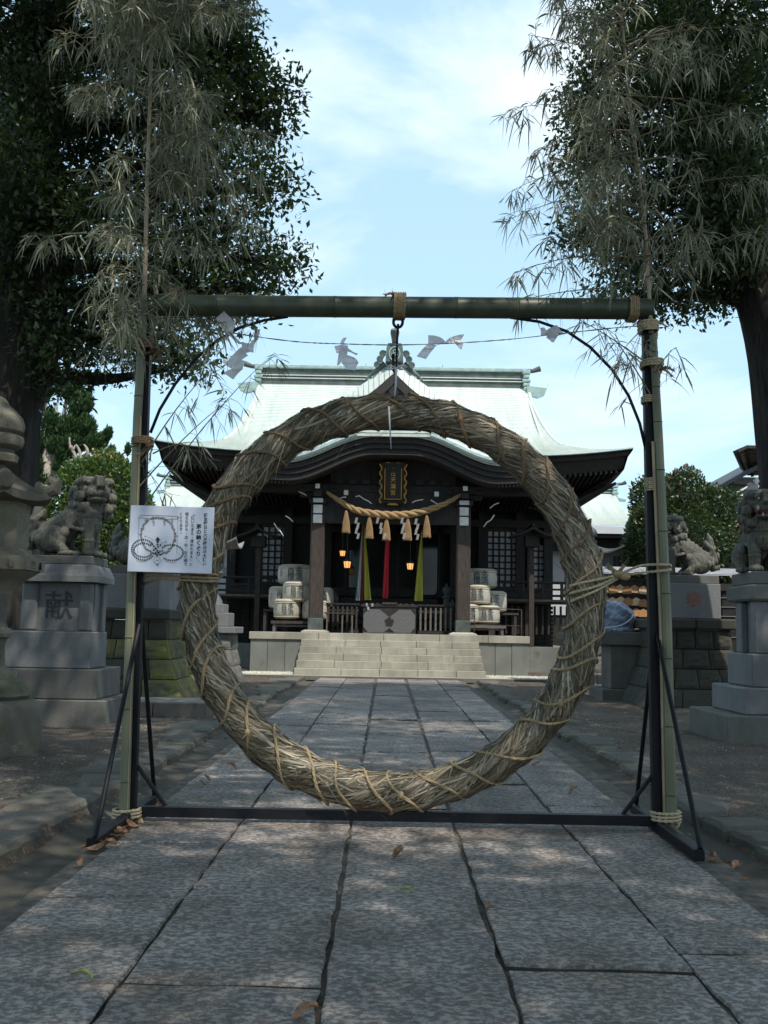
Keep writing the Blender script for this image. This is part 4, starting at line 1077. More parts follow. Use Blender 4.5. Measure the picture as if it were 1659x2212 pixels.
# pillars, beams and brackets
PXL, PXR = -1.562, 1.690; PY = 23.0
for x in (PXL, PXR):
    hp(MB().box((x-.155, PY-.155, .92), (x+.155, PY+.155, 3.72), .03), 'porch_pillar', M['wood_mid'])
    hp(MB().lathe([(.30, .86), (.30, .89), (.22, .925)], (x, PY, 0), 4, 0, True), 'pillar_base', M['granite_pale'])
    hp(MB().box((x-.165, PY-.165, .925), (x+.165, PY+.165, 1.18), .01), 'pillar_shoe', M['copper_dark'])
    br_ = MB(); br_.box((x-.2, PY-.2, 3.722), (x+.2, PY+.2, 3.86), .03); br_.box((x-.42, PY-.08, 3.87), (x+.42, PY+.08, 3.98), .02); br_.box((x-.09, PY-.45, 3.872), (x+.09, PY+.3, 3.99), .02)
    for dx in (-.33, 0, .33): br_.box((x+dx-.09, PY-.11, 3.985), (x+dx+.09, PY+.11, 4.09), .02)
    hp(br_, 'bracket', M['wood_dark'])
    for z0, z1 in ((3.28, 3.47), (3.50, 3.69)):
        hp(MB().box((x-.10, PY-.225, z0), (x+.10, PY-.16, z1), .012), 'beam_end', M['white_paint'])
    hp(MB().box((x-.11, PY-.23, 3.74), (x+.11, PY-.205, 3.84), .01), 'beam_end', M['white_metal'])
    hp(MB().box((x-.05, PY-.53, 4.02), (x+.05, PY-.46, 4.12), .01), 'beam_end', M['white_paint'])
for x in (PXL+.62, PXR-.62): hp(MB().box((x-.05, PY-.28, 3.91), (x+.05, PY-.19, 4.02), .01), 'beam_end', M['white_paint'])
bm_ = MB()
bm_.box((PXL-.1, PY-.11, 3.30), (PXR+.1, PY+.11, 3.66)); bm_.box((-3.0, PY-.09, 4.0), (3.2, PY+.09, 4.16)); bm_.box((PXL, PY-.07, 3.66), (PXR, PY+.07, 4.0))
bm_.box((-1.3, PY-.05, 4.16), (1.5, PY+.1, 4.75)); bm_.box((-3.2, PY+.1, 4.02), (3.4, PY+.3, 4.14))
for s, x in ((-1, PXL), (1, PXR)): bm_.beam((x, PY+.1, 3.5), (x, 26.2, 3.75), .2, .3); bm_.beam((x, PY+.1, 3.95), (x, 26.2, 4.1), .16, .2)
for k in range(9): bm_.box((TX-1.2+k*.3-.08, PY-.16, 4.18), (TX-1.2+k*.3+.08, PY-.05, 4.28))
hp(bm_, 'porch_beams', M['wood_dark'])
def squiggle(ps): hp(MB().tube([at(x, y, PY-.30) for x, y in ps], .012, 4), 'carved_trim', M['white_paint'], True)
for L in ([(592, 1130), (598, 1140), (606, 1148), (612, 1158)], [(617, 1114), (626, 1120), (633, 1127)], [(768, 1073), (776, 1071), (786, 1078), (795, 1082), (803, 1088)], [(890, 1086), (898, 1082), (908, 1080), (914, 1079)], [(732, 1078), (741, 1074), (748, 1074)], [(930, 1080), (940, 1086), (950, 1092)], [(1058, 1098), (1068, 1090), (1078, 1086)], [(1045, 1138), (1052, 1128), (1060, 1124), (1068, 1112)], [(645, 1062), (655, 1066), (662, 1070)]):
    squiggle(L)
# hall body ------------------------------------------------------------
HY = 26.4; WX0, WX1 = TX-4.2, TX+4.15
hb = MB(); hb.box((WX0, HY+.3, .5), (WX1, HY+.4, 4.9)); hb.box((WX0, HY+.31, .5), (WX0+.12, 33.5, 4.9)); hb.box((WX1-.12, HY+.31, .5), (WX1, 33.5, 4.9)); hb.box((WX0, 33.5, .5), (WX1, 33.6, 4.9))
hp(hb, 'wall', M['wood_black'])
hb = MB()
for x in (WX0+.1, -2.45-.12+.0, -1.55, 1.72, 2.45, 3.42, WX1-.1): hb.box((x-.11, HY+.08, 1.77), (x+.11, HY+.295, 4.6))
hb.box((WX0-.1, HY+.05, 3.62), (WX1+.1, HY+.08, 3.80)); hb.box((WX0-.1, HY+.03, 4.25), (WX1+.1, HY+.07, 4.5)); hb.box((WX0, HY+.05, 1.78), (WX1, HY+.075, 2.0))
for x in [WX0+.1+k*.64 for k in range(14)]:
    hb.box((x-.2, HY-.35, 4.30), (x+.2, HY+.02, 4.40)); hb.box((x-.1, HY-.55, 4.405), (x+.1, HY+.02, 4.50)); hb.box((x-.26, HY-.6, 4.505), (x+.26, HY-.5, 4.60))
hp(hb, 'wall_frame', M['wood_dark'])
def lattice(name, x0, x1, z0, z1, y, nx, nz, par=hall, mat=M['shoji'], barm=M['wood_dark']):
    w = thing(name, None, None); w.parent = par; w.location = -HW
    pw, ph = (x1-x0)/nx, (z1-z0)/nz; me = MB().box((-pw*.36, 0, -ph*.36), (pw*.36, .012, ph*.36)).mesh('pane', mat)
    for i in range(nx):
        for j in range(nz): piece('pane', me, w, (x0+pw*(i+.5), y+.01, z0+ph*(j+.5)))
    b = MB()
    for i in range(nx+1): b.box((x0+pw*i-pw*.14, y-.02, z0), (x0+pw*i+pw*.14, y+.03, z1))
    for j in range(nz+1): b.box((x0, y-.015, z0+ph*j-ph*.12), (x1, y+.026, z0+ph*j+ph*.12))
    b.build('lattice', barm, w)
    return w
WY = HY+.22
lattice('lattice_window', -3.40, -2.58, 2.10, 3.55, WY, 5, 9); lattice('lattice_window', 2.58, 3.36, 2.08, 3.54, WY, 5, 9)
lattice('lattice_window', 3.62, 4.05, 2.05, 3.2, WY, 3, 7)
for x0, x1 in ((-3.45, -2.55), (2.55, 3.4)): hp(MB().box((x0, WY-.02, 3.56), (x1, WY+.03, 3.85)), 'transom_board', M['wood_mid'])
# veranda
vd = MB(); vd.box((WX0-.9, HY-.95, 1.66), (-1.75, HY+.03, 1.755)); vd.box((1.85, HY-.95, 1.66), (WX1+.55, HY+.03, 1.755)); hp(vd, 'veranda_deck', M['wood_mid'])
vd = MB(); vd.box((WX0-.9, HY-1.0, 1.70), (-1.75, HY-.955, 1.752)); vd.box((1.85, HY-1.0, 1.70), (WX1+.55, HY-.955, 1.752)); hp(vd, 'veranda_edge', M['wood_grey'])
for x0, x1 in ((WX0-.9, -1.8), (1.95, WX1+.55)):
    vr = MB()
    vr.tube([(x0-.1, HY-.88, 2.17), (x1+.1, HY-.88, 2.17)], .035, 8)
    vr.box((x0, HY-.90, 1.98), (x1, HY-.86, 2.03)); vr.box((x0, HY-.90, 1.82), (x1, HY-.86, 1.88))
    n = 6
    for k in range(n+1): x = x0+(x1-x0)*k/n; vr.box((x-.035, HY-.915, 1.757), (x+.035, HY-.845, 2.14))
    hp(vr, 'veranda_railing', M['wood_dark'])
for x in (WX0-.8, WX0+.1, -2.5, 2.6, 3.5, WX1+.4): hp(MB().box((x-.07, HY-.8, .55), (x+.07, HY-.66, 1.66)), 'veranda_post', M['wood_mid'])
for k in range(14): x = WX1-1.6+k*.15; hp(MB().box((x, HY-.75, .9), (x+.05, HY-.70, 1.6)), 'underfloor_bar', M['wood_dark'])
cb = MB()
for i in range(34):
    for j in range(10): cb.box((WX0+.2+i*.24, HY-.2, .58+j*.105), (WX0+.2+i*.24+.2, HY-.16, .58+j*.105+.075))
o = hp(cb, 'underfloor_lattice', M['wood_dark']); o['kind'] = 'stuff'
# entrance: dark opening with glass doors and stairs
for (x0, x1, z0, z1) in ((-.97, -.50, 2.0, 2.95), (.78, 1.28, 1.85, 3.4)):
    hp(MB().box((x0, HY-.02, z0), (x1, HY+.01, z1)), 'glass_door', M['glass'])
en = MB()
for x in (-1.05, -.48, .27, .76, 1.33): en.box((x-.03, HY-.06, 1.78), (x+.03, HY+.04, 3.6))
en.box((-1.5, HY-.06, 3.42), (1.7, HY+.02, 3.6)); hp(en, 'door_frame', M['wood_black'])
for k in range(5): hp(MB().box((-1.15, 24.9+.3*k, .87+.18*k), (1.3, 25.5+.3*k if k < 4 else HY-.08, 1.02+.18*k), .01), 'wooden_step', M['wood_dark'])
for s, x in ((-1, -1.28), (1, 1.42)):
    pass
# newel posts with onion caps
for x, y, h in ((1.40, 24.3, 1.0), (1.52, 23.9, .62), (-1.2, 24.3, .75)):
    nw = MB().lathe([(.075, 0), (.075, h-.3), (.10, h-.29), (.10, h-.24), (.06, h-.23), (.06, h-.19), (.095, h-.12), (.085, h-.05), (.03, h), (.012, h+.06)], (x, y, 1.0), 14)
    tag(nw.build('newel_post', M['dark_bronze'], smooth='auto', loc=(0, 0, 0)), {1.40: 'taller dark newel post with onion cap at the right of the entrance stair', 1.52: 'shorter dark newel post with onion cap near the right porch pillar', -1.2: 'dark newel post with onion cap at the left of the entrance stair'}[x], 'post')
# shrine plaque --------------------------------------------------------
pl = thing('name_plaque', 'black and gold framed name plaque tilted forward under the porch gable', 'plaque', (.10, 22.72, 4.20)); pl.rotation_euler = (math.radians(8), 0, 0)
MB().box((-.20, 0, -.40), (.20, .04, .40), .01).build('panel', M['lacquer'], pl)
fr = MB()
for x in (-.185, .185): fr.box((x-.008, -.012, -.36), (x+.008, .0, .32))
fr.box((-.185, -.012, -.37), (.185, .0, -.357)); fr.tube([(.0+.018*math.cos(t), -.01, .33+.018*math.sin(t)) for t in [2*PI*i/10 for i in range(10)]], .004, 4, closed=True)
fr.build('inner_border', M['gold'], pl)
fr = MB()
for s in (-1, 1):
    for i in range(22):
        z = -.44+i*.040; x = s*(.275+.022*math.sin(i*1.25)); w = .028 if i % 5 else .04
        fr.box((x-w*.6, -.02-.01*(i % 2), z-.017), (x+w*.6, .03, z+.018), .004)
fr.box((-.12, -.02, -.50), (.12, .02, -.475), .005); fr.box((-.09, -.02, -.475), (.09, .02, -.455), .005); fr.box((-.16, -.02, .44), (-.08, .0, .45)); fr.box((.07, -.02, .44), (.14, .0, .45))
fr.build('carved_frame', M['gold'], pl, 'auto')
fr = MB()
for s in (-1, 1): fr.box((s*.21, -.005, -.46), (s*.255, .03, .44), .005)
fr.box((-.26, .0, .36), (.26, .03, .46), .01); fr.box((-.26, .0, -.455), (.26, .03, -.405), .01); fr.build('outer_frame', M['lacquer'], pl)
for ch, z, s in (('山', .185, .10), ('天', .06, .125), ('満', -.085, .125), ('宮', -.225, .125)):
    piece('letter', text_mesh(ch, s, .0015, .004, M['gold']), pl, (.0, -.006, z), (PI/2, 0, 0))

# shimenawa -------------------------------------------------------------
RPY = 22.72
rp = [(705, 1062), (735, 1083), (770, 1102), (810, 1110), (850, 1113), (890, 1110), (930, 1100), (965, 1086), (997, 1068)]
ln = curve([at(x, y, RPY) for x, y in rp], 9); m = len(ln)
sr_ = thing('sacred_rope', 'thick twisted golden straw rope hung between the two porch pillars', 'rope', ln[m//2])
under(MB().rope(ln, [.028+.062*math.sin(PI*(i/(m-1)))**.8 for i in range(m)], .62, 3, 8).build('twisted_rope', M['shimenawa'], smooth=True), sr_)
for x, y in ((748, 1112), (798, 1124), (835, 1128), (881, 1128), (922, 1122)):
    c = Vector(at(x, y-6, RPY)); t_ = MB(); t_.lathe([(.02, .03), (.03, 0), (.04, -.10), (.075, -.26), (.09, -.40), (.085, -.44)], c, 14)
    for k in range(40):
        a = 2*PI*k/40; t_.tube([c+Vector((.03*math.cos(a), .03*math.sin(a), 0)), c+Vector((.077*math.cos(a), .077*math.sin(a), -.25)), c+Vector((.093*math.cos(a), .093*math.sin(a), -.45-rnd.uniform(0, .03)))], .005, 3, cap=False)
    under(t_.build('tassel', M['shimenawa'], smooth=True), sr_)
for x, y, sk in ((771, 1118, .1), (817, 1118, .9), (870, 1118, .1), (900, 1120, .05)):
    c = Vector(at(x, y, RPY-.09)); z = MB(); w = .055
    offs = [0, .05, .0, .045, -.01]
    for k in range(4):
        dx = (.035*(k % 2) + .045*k*sk); a = c+Vector((dx-.0, -.01*k, -.115*k)); 
        z.add([a+Vector((-w/2, 0, 0)), a+Vector((w/2, 0, .0)), a+Vector((w/2-.025, -.004, -.13)), a+Vector((-w/2-.025, -.004, -.13))], [(0, 1, 2, 3)])
    under(z.build('zigzag_paper', M['paper']), sr_)
# bell ropes -------------------------------------------------------------
def band(label, strips, y0):
    t = thing('bell_cloth', label, 'cloth streamer', at(strips[0][0], strips[0][1], y0))
    for (x0, yy0, x1, yy1, w0, w1, mat) in strips:
        a, b = Vector(at(x0, yy0, y0)), Vector(at(x1, yy1, y0+.05)); mb = MB()
        def f(u, v):
            p = a.lerp(b, v); w = w0+(w1-w0)*v; return (p.x+(u-.5)*w, p.y+.018*math.sin(u*9+v*3)*(1+v), p.z)
        mb.grid(f, 10, 12); under(mb.build('cloth_strip', M[mat], smooth=True), t)
band('bundle of green, white, red and yellow cloth strips hanging at the left', [(784, 1120, 769, 1296, .02, .05, 'green_cloth'), (784, 1125, 773, 1297, .02, .085, 'white_cloth'), (785, 1130, 781, 1298, .02, .05, 'brown_cloth'), (786, 1130, 794, 1296, .03, .17, 'yellow_cloth'), (786, 1118, 792, 1180, .05, .02, 'green_cloth')], 23.6)
band('single bright red cloth strip hanging in the middle of the porch', [(838, 1150, 832, 1292, .09, .125, 'red_cloth')], 23.6)
band('yellow green cloth strip hanging right of the red one', [(911, 1145, 904, 1298, .025, .20, 'yellow_cloth')], 23.6)
# hanging lit lanterns
for (x, y, Yd, r), lab in zip(((740, 1195, 25.6, .07), (750, 1219, 24.9, .085), (886, 1223, 24.9, .08)), ('small lit hanging lantern, the higher and fainter of the left pair', 'lit hanging lantern glowing orange left of the coloured cloths', 'lit hanging lantern glowing orange beside the yellow cloth')):
    c = Vector(at(x, y, Yd)); t = thing('hanging_lantern', lab, 'lantern', c)
    MB().lathe([(r*.55, -r*1.1), (r*.75, -r*.9), (r*1.0, r*.7), (r*.6, r*.9)], (0, 0, 0), 6).build('lamp_glass', M['lamp'], t)
    cg = MB()
    for k in range(6):
        a = 2*PI*k/6; cg.tube([(r*.8*math.cos(a), r*.8*math.sin(a), -r*.95), (r*1.05*math.cos(a), r*1.05*math.sin(a), r*.75)], .006, 4)
    cg.lathe([(r*1.5, r*.8), (r*1.4, r*.95), (r*.5, r*1.5), (r*.12, r*1.9)], (0, 0, 0), 6); cg.lathe([(r*.8, -r*1.25), (r*.8, -r*1.0)], (0, 0, 0), 6); cg.tube([(0, 0, r*1.8), (0, 0, r*1.8+.9)], .006, 4)
    cg.build('cage', M['copper_dark'], t)
# offertory box ------------------------------------------------------------
ob_ = thing('offering_box', 'wide wooden offering box with pale cut corner panels and a plum crest', 'offering box', (.07, 23.3, .865))
MB().box((-.60, -.02, .0), (.60, .50, .66), .01).build('body', M['wood_dark'], ob_)
for s in (-1, 1):
    pts8 = [(s*.003, .12), (s*.12, .03), (s*.48, .03), (s*.58, .14), (s*.58, .42), (s*.47, .54), (s*.22, .54), (s*.003, .37)]
    MB().prism(pts8, -.035, -.022).build('front_panel', simple('pale_grey_panel', (.115, .11, .11), .75, 0, 30, .3), ob_)
MB().box((-.64, -.04, .60), (.64, .52, .655)).build('top_rim', M['wood_dark'], ob_)
MB().box((-.58, -.037, .0), (.58, -.03, .025)).build('base_strip', M['wood_grey'], ob_)
cr_ = MB()
for k in range(5):
    a = PI/2+2*PI*k/5; cr_.prism([(.065*math.cos(a)+.042*math.cos(t), .265+.065*math.sin(a)+.042*math.sin(t)) for t in [2*PI*i/14 for i in range(14)]], -.046, -.036)
cr_.prism([(.02*math.cos(t), .265+.02*math.sin(t)) for t in [2*PI*i/10 for i in range(10)]], -.052, -.047)
cr_.build('plum_crest', simple('dark_plum_crest', (.02, .013, .01), .7), ob_)
lidb = MB(); lidb.box((-.17, -.06, .655), (.17, .5, .70)); lidb.build('coin_slot_board', M['wood_mid'], ob_)
for i in range(9): piece('grate_bar', MB().box((-.56+i*.13, 0, .657), (-.50+i*.13, .48, .68)).mesh('bar', M['wood_mid']), ob_) if abs(-.53+i*.13) > .2 else None
for dx, dz, w in ((-.50, .52, .045), (-.41, .60, .045), (-.53, .60, .035)):
    MB().box((dx, -.05, dz), (dx+w, -.046, dz+.07)).build('paper_slip', M['paper'], ob_)
# slatted fences beside the box
for s, x0, x1, lab in ((1, .72, 1.50, 'low fence of upright grey slats right of the offering box'), (-1, -1.35, -.62, 'low fence of dark upright slats left of the offering box')):
    f = thing('slat_fence', lab, 'fence', ((x0+x1)/2, 23.35, .865)); cx_ = (x0+x1)/2
    MB().box((x0-cx_, -.02, .0), (x1-cx_, .04, .08)).build('bottom_rail', M['wood_dark'], f); MB().box((x0-cx_, .0, .48), (x1-cx_, .03, .53)).build('middle_rail', M['wood_dark'], f); MB().box((x0-cx_-.02, -.05, .63), (x1-cx_+.02, .35, .665)).build('top_board', M['wood_dark'], f)
    n = 7; me = MB().box((-.022, -.028, .08), (.022, -.002, .60), .004).mesh('slat', M['wood_grey'] if s > 0 else M['wood_mid'])
    for k in range(n): piece('slat', me, f, (x0-cx_+.05+(x1-x0-.1)*k/(n-1), 0, 0))
tb = thing('side_table', 'dark thin legged table standing left of the offering box', 'table', (-.95, 23.05, .865)); tm = MB(); tm.box((-.42, -.14, .42), (.25, .16, .45)); tm.build('table_top', M['wood_mid'], tb)
for x in (-.36, -.02, .2): MB().box((x-.014, -.12, 0), (x+.014, -.09, .42)).build('leg', M['wood_grey'], tb)
# sake barrels ----------------------------------------------------------------
def barrel_mesh(r, h):
    prof = [(r*.80, 0), (r*.90, .02), (r*.97, h*.12), (r*1.0, h*.35), (r*.99, h*.6), (r*.965, h*.85), (r*.90, h*.95), (r*.78, h)]
    mb = MB().lathe(prof, (0, 0, 0), 26)
    return mb.mesh('barrel', M['barrel'], True)
def barrel(c, r, h, label, grp, rz=0.0, tilt=0):
    t = thing('sake_barrel', label, 'barrel', c, rz, grp)
    piece('body', barrel_mesh(r, h), t)
    b = MB()
    for z in (.10, .80, .90): b.tube([(r*1.0*math.cos(a)*(.985 if z > .7 else .97)*(.965/.985 if z > .85 else 1), r*math.sin(a)*(.985 if z > .7 else .97)*(.965/.985 if z > .85 else 1), h*z) for a in [2*PI*i/26 for i in range(26)]], .009, 4, closed=True)
    b.build('rope_hoop', M['rope_pale'], t, True)
    for ch, x, z, s in (('自', -.24, .58, .40), ('慢', -.22, .31, .40), ('多', .24, .62, .44), ('満', .24, .32, .42)):
        a = x; me = text_mesh(ch, s*r*1.15, .0, 0, M['ink'] if ch in '自多' else simple('blue_black_ink_', (.05, .07, .09), .7))
        piece('letter', me, t, (math.sin(a)*r*1.012, -math.cos(a)*r*1.012, h*z), (PI/2, 0, a*1.0))
    bn = MB()
    for k in range(7):
        a0 = -.42+k*.13; bn.add([(math.sin(a)*r*1.0, -math.cos(a)*r*1.0, z) for a, z in ((a0, h*.76), (a0+.10, h*.76), (a0+.10, h*.83), (a0, h*.83))], [(0, 1, 2, 3)])
    bn.build('printed_band', M['ink_grey'], t)
    for ch, z in (('清', .62), ('酒', .45)): piece('letter', text_mesh(ch, r*.26, 0, 0, M['ink_red']), t, (math.sin(-.95)*r*1.012, -math.cos(-.95)*r*1.012, h*z), (PI/2, 0, -.95))
    return t
M['ink']
_simple = simple; _cache = {}
def simple(name, *a, **k):
    if name not in _cache: _cache[name] = _simple(name, *a, **k)
    return _cache[name]
BG = 'straw wrapped sake barrels stacked beside the porch'
def pb_(x, y, Yd): return at(x, y, Yd)
for (x, ybot, ytop, Yd, rpx, lab) in (
    (620, 1337, 1297, 23.45, 30, 'front left sake barrel of the left stack, bottom row'), (680, 1339, 1300, 23.45, 29, 'bottom row sake barrel half behind the left porch pillar'),
    (640, 1300, 1260, 23.5, 31, 'small sake barrel in the middle of the left stack'), (611, 1315, 1270, 23.85, 32, 'sake barrel at the left rear of the left stack, on the high shelf'),
    (636, 1262, 1223, 23.85, 37, 'large topmost sake barrel of the left stack'), (690, 1312, 1272, 23.9, 31, 'shadowed sake barrel in the rear of the left stack by the pillar'),
    (1051, 1347, 1311, 23.45, 29, 'sunlit sake barrel at the bottom front of the right stack'), (1013, 1346, 1308, 23.45, 29, 'bottom row sake barrel half behind the right porch pillar'),
    (1030, 1305, 1267, 23.5, 30, 'small sake barrel in the middle of the right stack'), (1063, 1322, 1280, 23.85, 32, 'sake barrel at the right rear of the right stack'),
    (1037, 1270, 1232, 23.85, 37, 'large topmost sake barrel of the right stack')):
    a = Vector(at(x, ybot, Yd)); h = (Vector(at(x, ytop, Yd))-a).z; r = rpx*Yd/2230
    barrel(a, r*.98, h*1.0+.03, lab, BG, .1 if x < 800 else -.05)
for s, x0, lab in ((-1, -2.52, 'two step wooden stand under the left sake barrels'), (1, 1.72, 'two step wooden stand under the right sake barrels')):
    t = thing('barrel_stand', lab, 'stand', (x0, 23.45, .86)); w = .95
    zt = at(640 if s < 0 else 1040, 1341 if s < 0 else 1350, 23.45)[2]-.86; zt2 = at(611 if s < 0 else 1063, 1316 if s < 0 else 1323, 23.85)[2]-.86
    f = MB(); f.box((-.05, -.32, zt-.07), (w, .24, zt-.005)); f.build('front_shelf', M['wood_grey'] if s > 0 else M['wood_mid'], t)
    f = MB(); f.box((-.3 if s < 0 else 0, .25, zt2-.05), (w+(.35 if s > 0 else 0), .75, zt2-.005)); f.build('rear_shelf', M['wood_mid'], t)
    me = MB().box((-.03, -.03, 0), (.03, .03, zt-.07)).mesh('leg', M['wood_grey']); me2 = MB().box((-.03, -.03, 0), (.03, .03, zt2-.05)).mesh('leg', M['wood_mid'])
    for x in (.02, w-.08): piece('leg', me, t, (x, -.26, 0)); piece('leg', me, t, (x, .18, 0))
    for x in ((-.26, w-.1) if s < 0 else (.3, w+.28)): piece('leg', me2, t, (x, .3, 0)); piece('leg', me2, t, (x, .7, 0))
    MB().box((.0, -.27, .12), (w-.06, -.25, .16)).build('stretcher', M['wood_grey'], t)
t = thing('guard_rail', 'thin metal guard rail in front of the right sake barrels', 'rail', (2.35, 22.75, .865))
for nm, P, r_g in (('top_rail', [(-.42, 0, .60), (.62, .1, .58), (.7, .6, .58)], .010), ('lower_rail', [(-.42, 0, .24), (.62, .1, .22)], .008), ('post', [(-.42, 0, 0), (-.42, 0, .60)], .010), ('post', [(.62, .1, 0), (.62, .1, .58)], .010), ('post', [(.7, .6, 0), (.7, .6, .58)], .010)):
    MB().tube(P, r_g, 6).build(nm, M['wood_mid'], t)
# small roofed wooden lamps on posts
for x, Yd, lab in ((1148, 25.0, 'wooden lamp box with a little gabled roof, right of the hall'), (560, 25.0, 'wooden lamp box with a little gabled roof, in shadow left of the hall')):
    c = Vector(at(x, 1160, Yd)); t = thing('post_lamp', lab, 'lamp post', (c.x, c.y, .6)); h = c.z-.6
    MB().box((-.06, -.06, 0), (.06, .06, h-.25)).build('post', M['wood_mid'], t)
    MB().box((-.17, -.17, h-.25), (.17, .17, h+.02), .01).build('lamp_box', M['wood_dark'], t)
    r_ = MB()
    for k in range(9): 
        pass
    r_.prism([(-.55, h+.0), (-.3, h+.06), (-.12, h+.15), (0, h+.26), (.12, h+.15), (.3, h+.06), (.55, h+.0), (.5, h-.03), (.28, h+.02), (0, h+.16), (-.28, h+.02), (-.5, h-.03)], -.4, .4); r_.box((-.03, -.43, h+.22), (.03, .43, h+.29)); r_.build('roof', M['wood_dark'], t)

# wings -------------------------------------------------------------------
def wing(s, label, Y0=31.5, ex=7.75):
    t = thing('side_building', label, 'building', (TX+s*6, Y0, 0)); o_ = Vector((TX+s*6, Y0, 0))
    def p_(mb, name, mat, sm_=False): o = mb.build(name, mat, t, sm_); o.location = -o_; return o
    ez = 4.22; D = 3.1
    def wf(u, v):
        tt = v*D; x = 3.0 + u*(ex+.55-.75*min(1, v*1.6)**.7-3.0); return (TX+s*x, Y0+tt, ez+.28*tt+.06*tt*tt+.10*max(0, (x-6.4)/1.9)**2*(1-v))
    r = MB(); courses(r, wf, 0, 1, 34, 14); p_(r, 'roof', M['copper'], 'auto')
    rz = ez+.28*D+.06*D*D
    r = MB(); r.box((TX+s*3, Y0-.02, ez-.24), (TX+s*(ex+.5), Y0+.05, ez-.012)); p_(r, 'fascia', M['wing_wall'])
    r = MB(); r.box((TX+s*3, Y0+.06, ez-.36), (TX+s*(ex+.4), Y0+3, ez-.2)); r.box((TX+s*3, Y0+.5, ez-.75), (TX+s*(ex+.3), Y0+.7, ez-.37)); p_(r, 'eave', M['wood_dark'])
    r = MB(); r.box((TX+s*3, Y0+D-.1, rz-.1), (TX+s*(ex-.25), Y0+D+.1, rz+.16)); p_(r, 'ridge', M['copper_dark'])
    r = MB()
    for z in (rz-.02, rz+.08): r.box((TX+s*3, Y0+D-.13, z), (TX+s*(ex-.25), Y0+D-.105, z+.02))
    r.box((TX+s*3, Y0+D-.16, rz+.165), (TX+s*(ex-.2), Y0+D+.16, rz+.24), .02); p_(r, 'ridge_band', M['copper_green'])
    r = MB(); x = TX+s*(ex-.22)
    for z, w in ((rz+.2, .2), (rz+.08, .15), (rz-.03, .2), (rz-.14, .15)): r.box((x-w/2, Y0+D-.25, z-.05), (x+w/2, Y0+D+.2, z+.05), .02)
    r.prism([(x, rz-.18), (x+s*.35, rz-.26), (x+s*.33, rz-.32), (x, rz-.3)], Y0+D-.25, Y0+D-.15); p_(r, 'ridge_end_tile', M['copper_green'])
    r = MB().tube([(x, Y0+D, rz+.28), (x+s*.28, Y0+D, rz+.31), (x+s*.4, Y0+D, rz+.36)], [.05, .05, .07], 8); p_(r, 'ridge_horn', M['copper_dark'])
    r = MB(); r.box((TX+s*4.2, Y0+.8, 1.5), (TX+s*5.7, Y0+.9, ez-.6)); p_(r, 'wall', M['wing_wall']); r = MB(); r.box((TX+s*3, Y0+.95, 1.5), (TX+s*(ex+.2), Y0+1.05, ez-.2)); p_(r, 'rear_wall', M['wing_wall']); r = MB(); r.box((TX+s*3, Y0+.85, .0), (TX+s*(ex+.2), Y0+1.04, 1.49)); p_(r, 'wall_base', M['wood_dark'])
    r = MB(); r.box((TX+s*5.75, Y0+.7, ez-.62), (TX+s*(ex+.25), Y0+.78, ez-.22)); p_(r, 'lintel_panel', M['white_paint'])
    r = MB(); r.box((TX+s*5.75, Y0+.72, 1.0), (TX+s*7.0, Y0+.78, ez-.85)); p_(r, 'window', simple('dim_window', (.07, .085, .10), .25))
    r = MB()
    for x in (5.72, 7.05, 7.6): r.box((TX+s*x-.06, Y0+.6, .3), (TX+s*x+.06, Y0+.72, ez-.35))
    r.box((TX+s*5.7, Y0+.6, ez-.84), (TX+s*(ex+.2), Y0+.7, ez-.65)); r.box((TX+s*7.1, Y0+.76, .5), (TX+s*7.55, Y0+.79, ez-.8)); p_(r, 'window_frame', M['wood_dark'])
wing(-1, 'pale green roofed wing behind the shrine hall on the left'); wing(1, 'pale green roofed wing with white wall on the right of the hall')
# ================================================================ LIONS (one carved body each)
def remesh(mb, voxel, name, mat, smooth_it=2, disp=0.0):
    me = mb.mesh(name+'_raw'); o = bpy.data.objects.new('tmp', me); C.objects.link(o)
    m = o.modifiers.new('r', 'REMESH'); m.mode = 'VOXEL'; m.voxel_size = voxel
    if smooth_it: s_ = o.modifiers.new('s', 'SMOOTH'); s_.iterations = smooth_it; s_.factor = .5
    dg = bpy.context.evaluated_depsgraph_get(); dg.update()
    out = bpy.data.meshes.new_from_object(o.evaluated_get(dg)); bpy.data.objects.remove(o)
    out.materials.clear(); out.materials.append(mat); out.shade_smooth(); out.name = name
    if disp:
        co = np.empty(len(out.vertices)*3, np.float32); out.vertices.foreach_get('co', co); no = np.empty_like(co); out.vertices.foreach_get('normal', no)
        co = co.reshape(-1, 3); no = no.reshape(-1, 3)
        d = np.array([noise.noise(Vector(p)*24)*.5+.25-abs(noise.noise(Vector((p[0]*34, p[1]*34, p[2]*9))))*1.5 for p in co]); co += no*(d*disp)[:, None]
        out.vertices.foreach_set('co', co.ravel()); out.update()
    return out
def cap(mb, p, q, r0, r1, n=10): 
    p, q = Vector(p), Vector(q); mb.tube([p, q], [r0, r1], n); mb.ell(p, (r0,)*3, n, 6); mb.ell(q, (r1,)*3, n, 6)
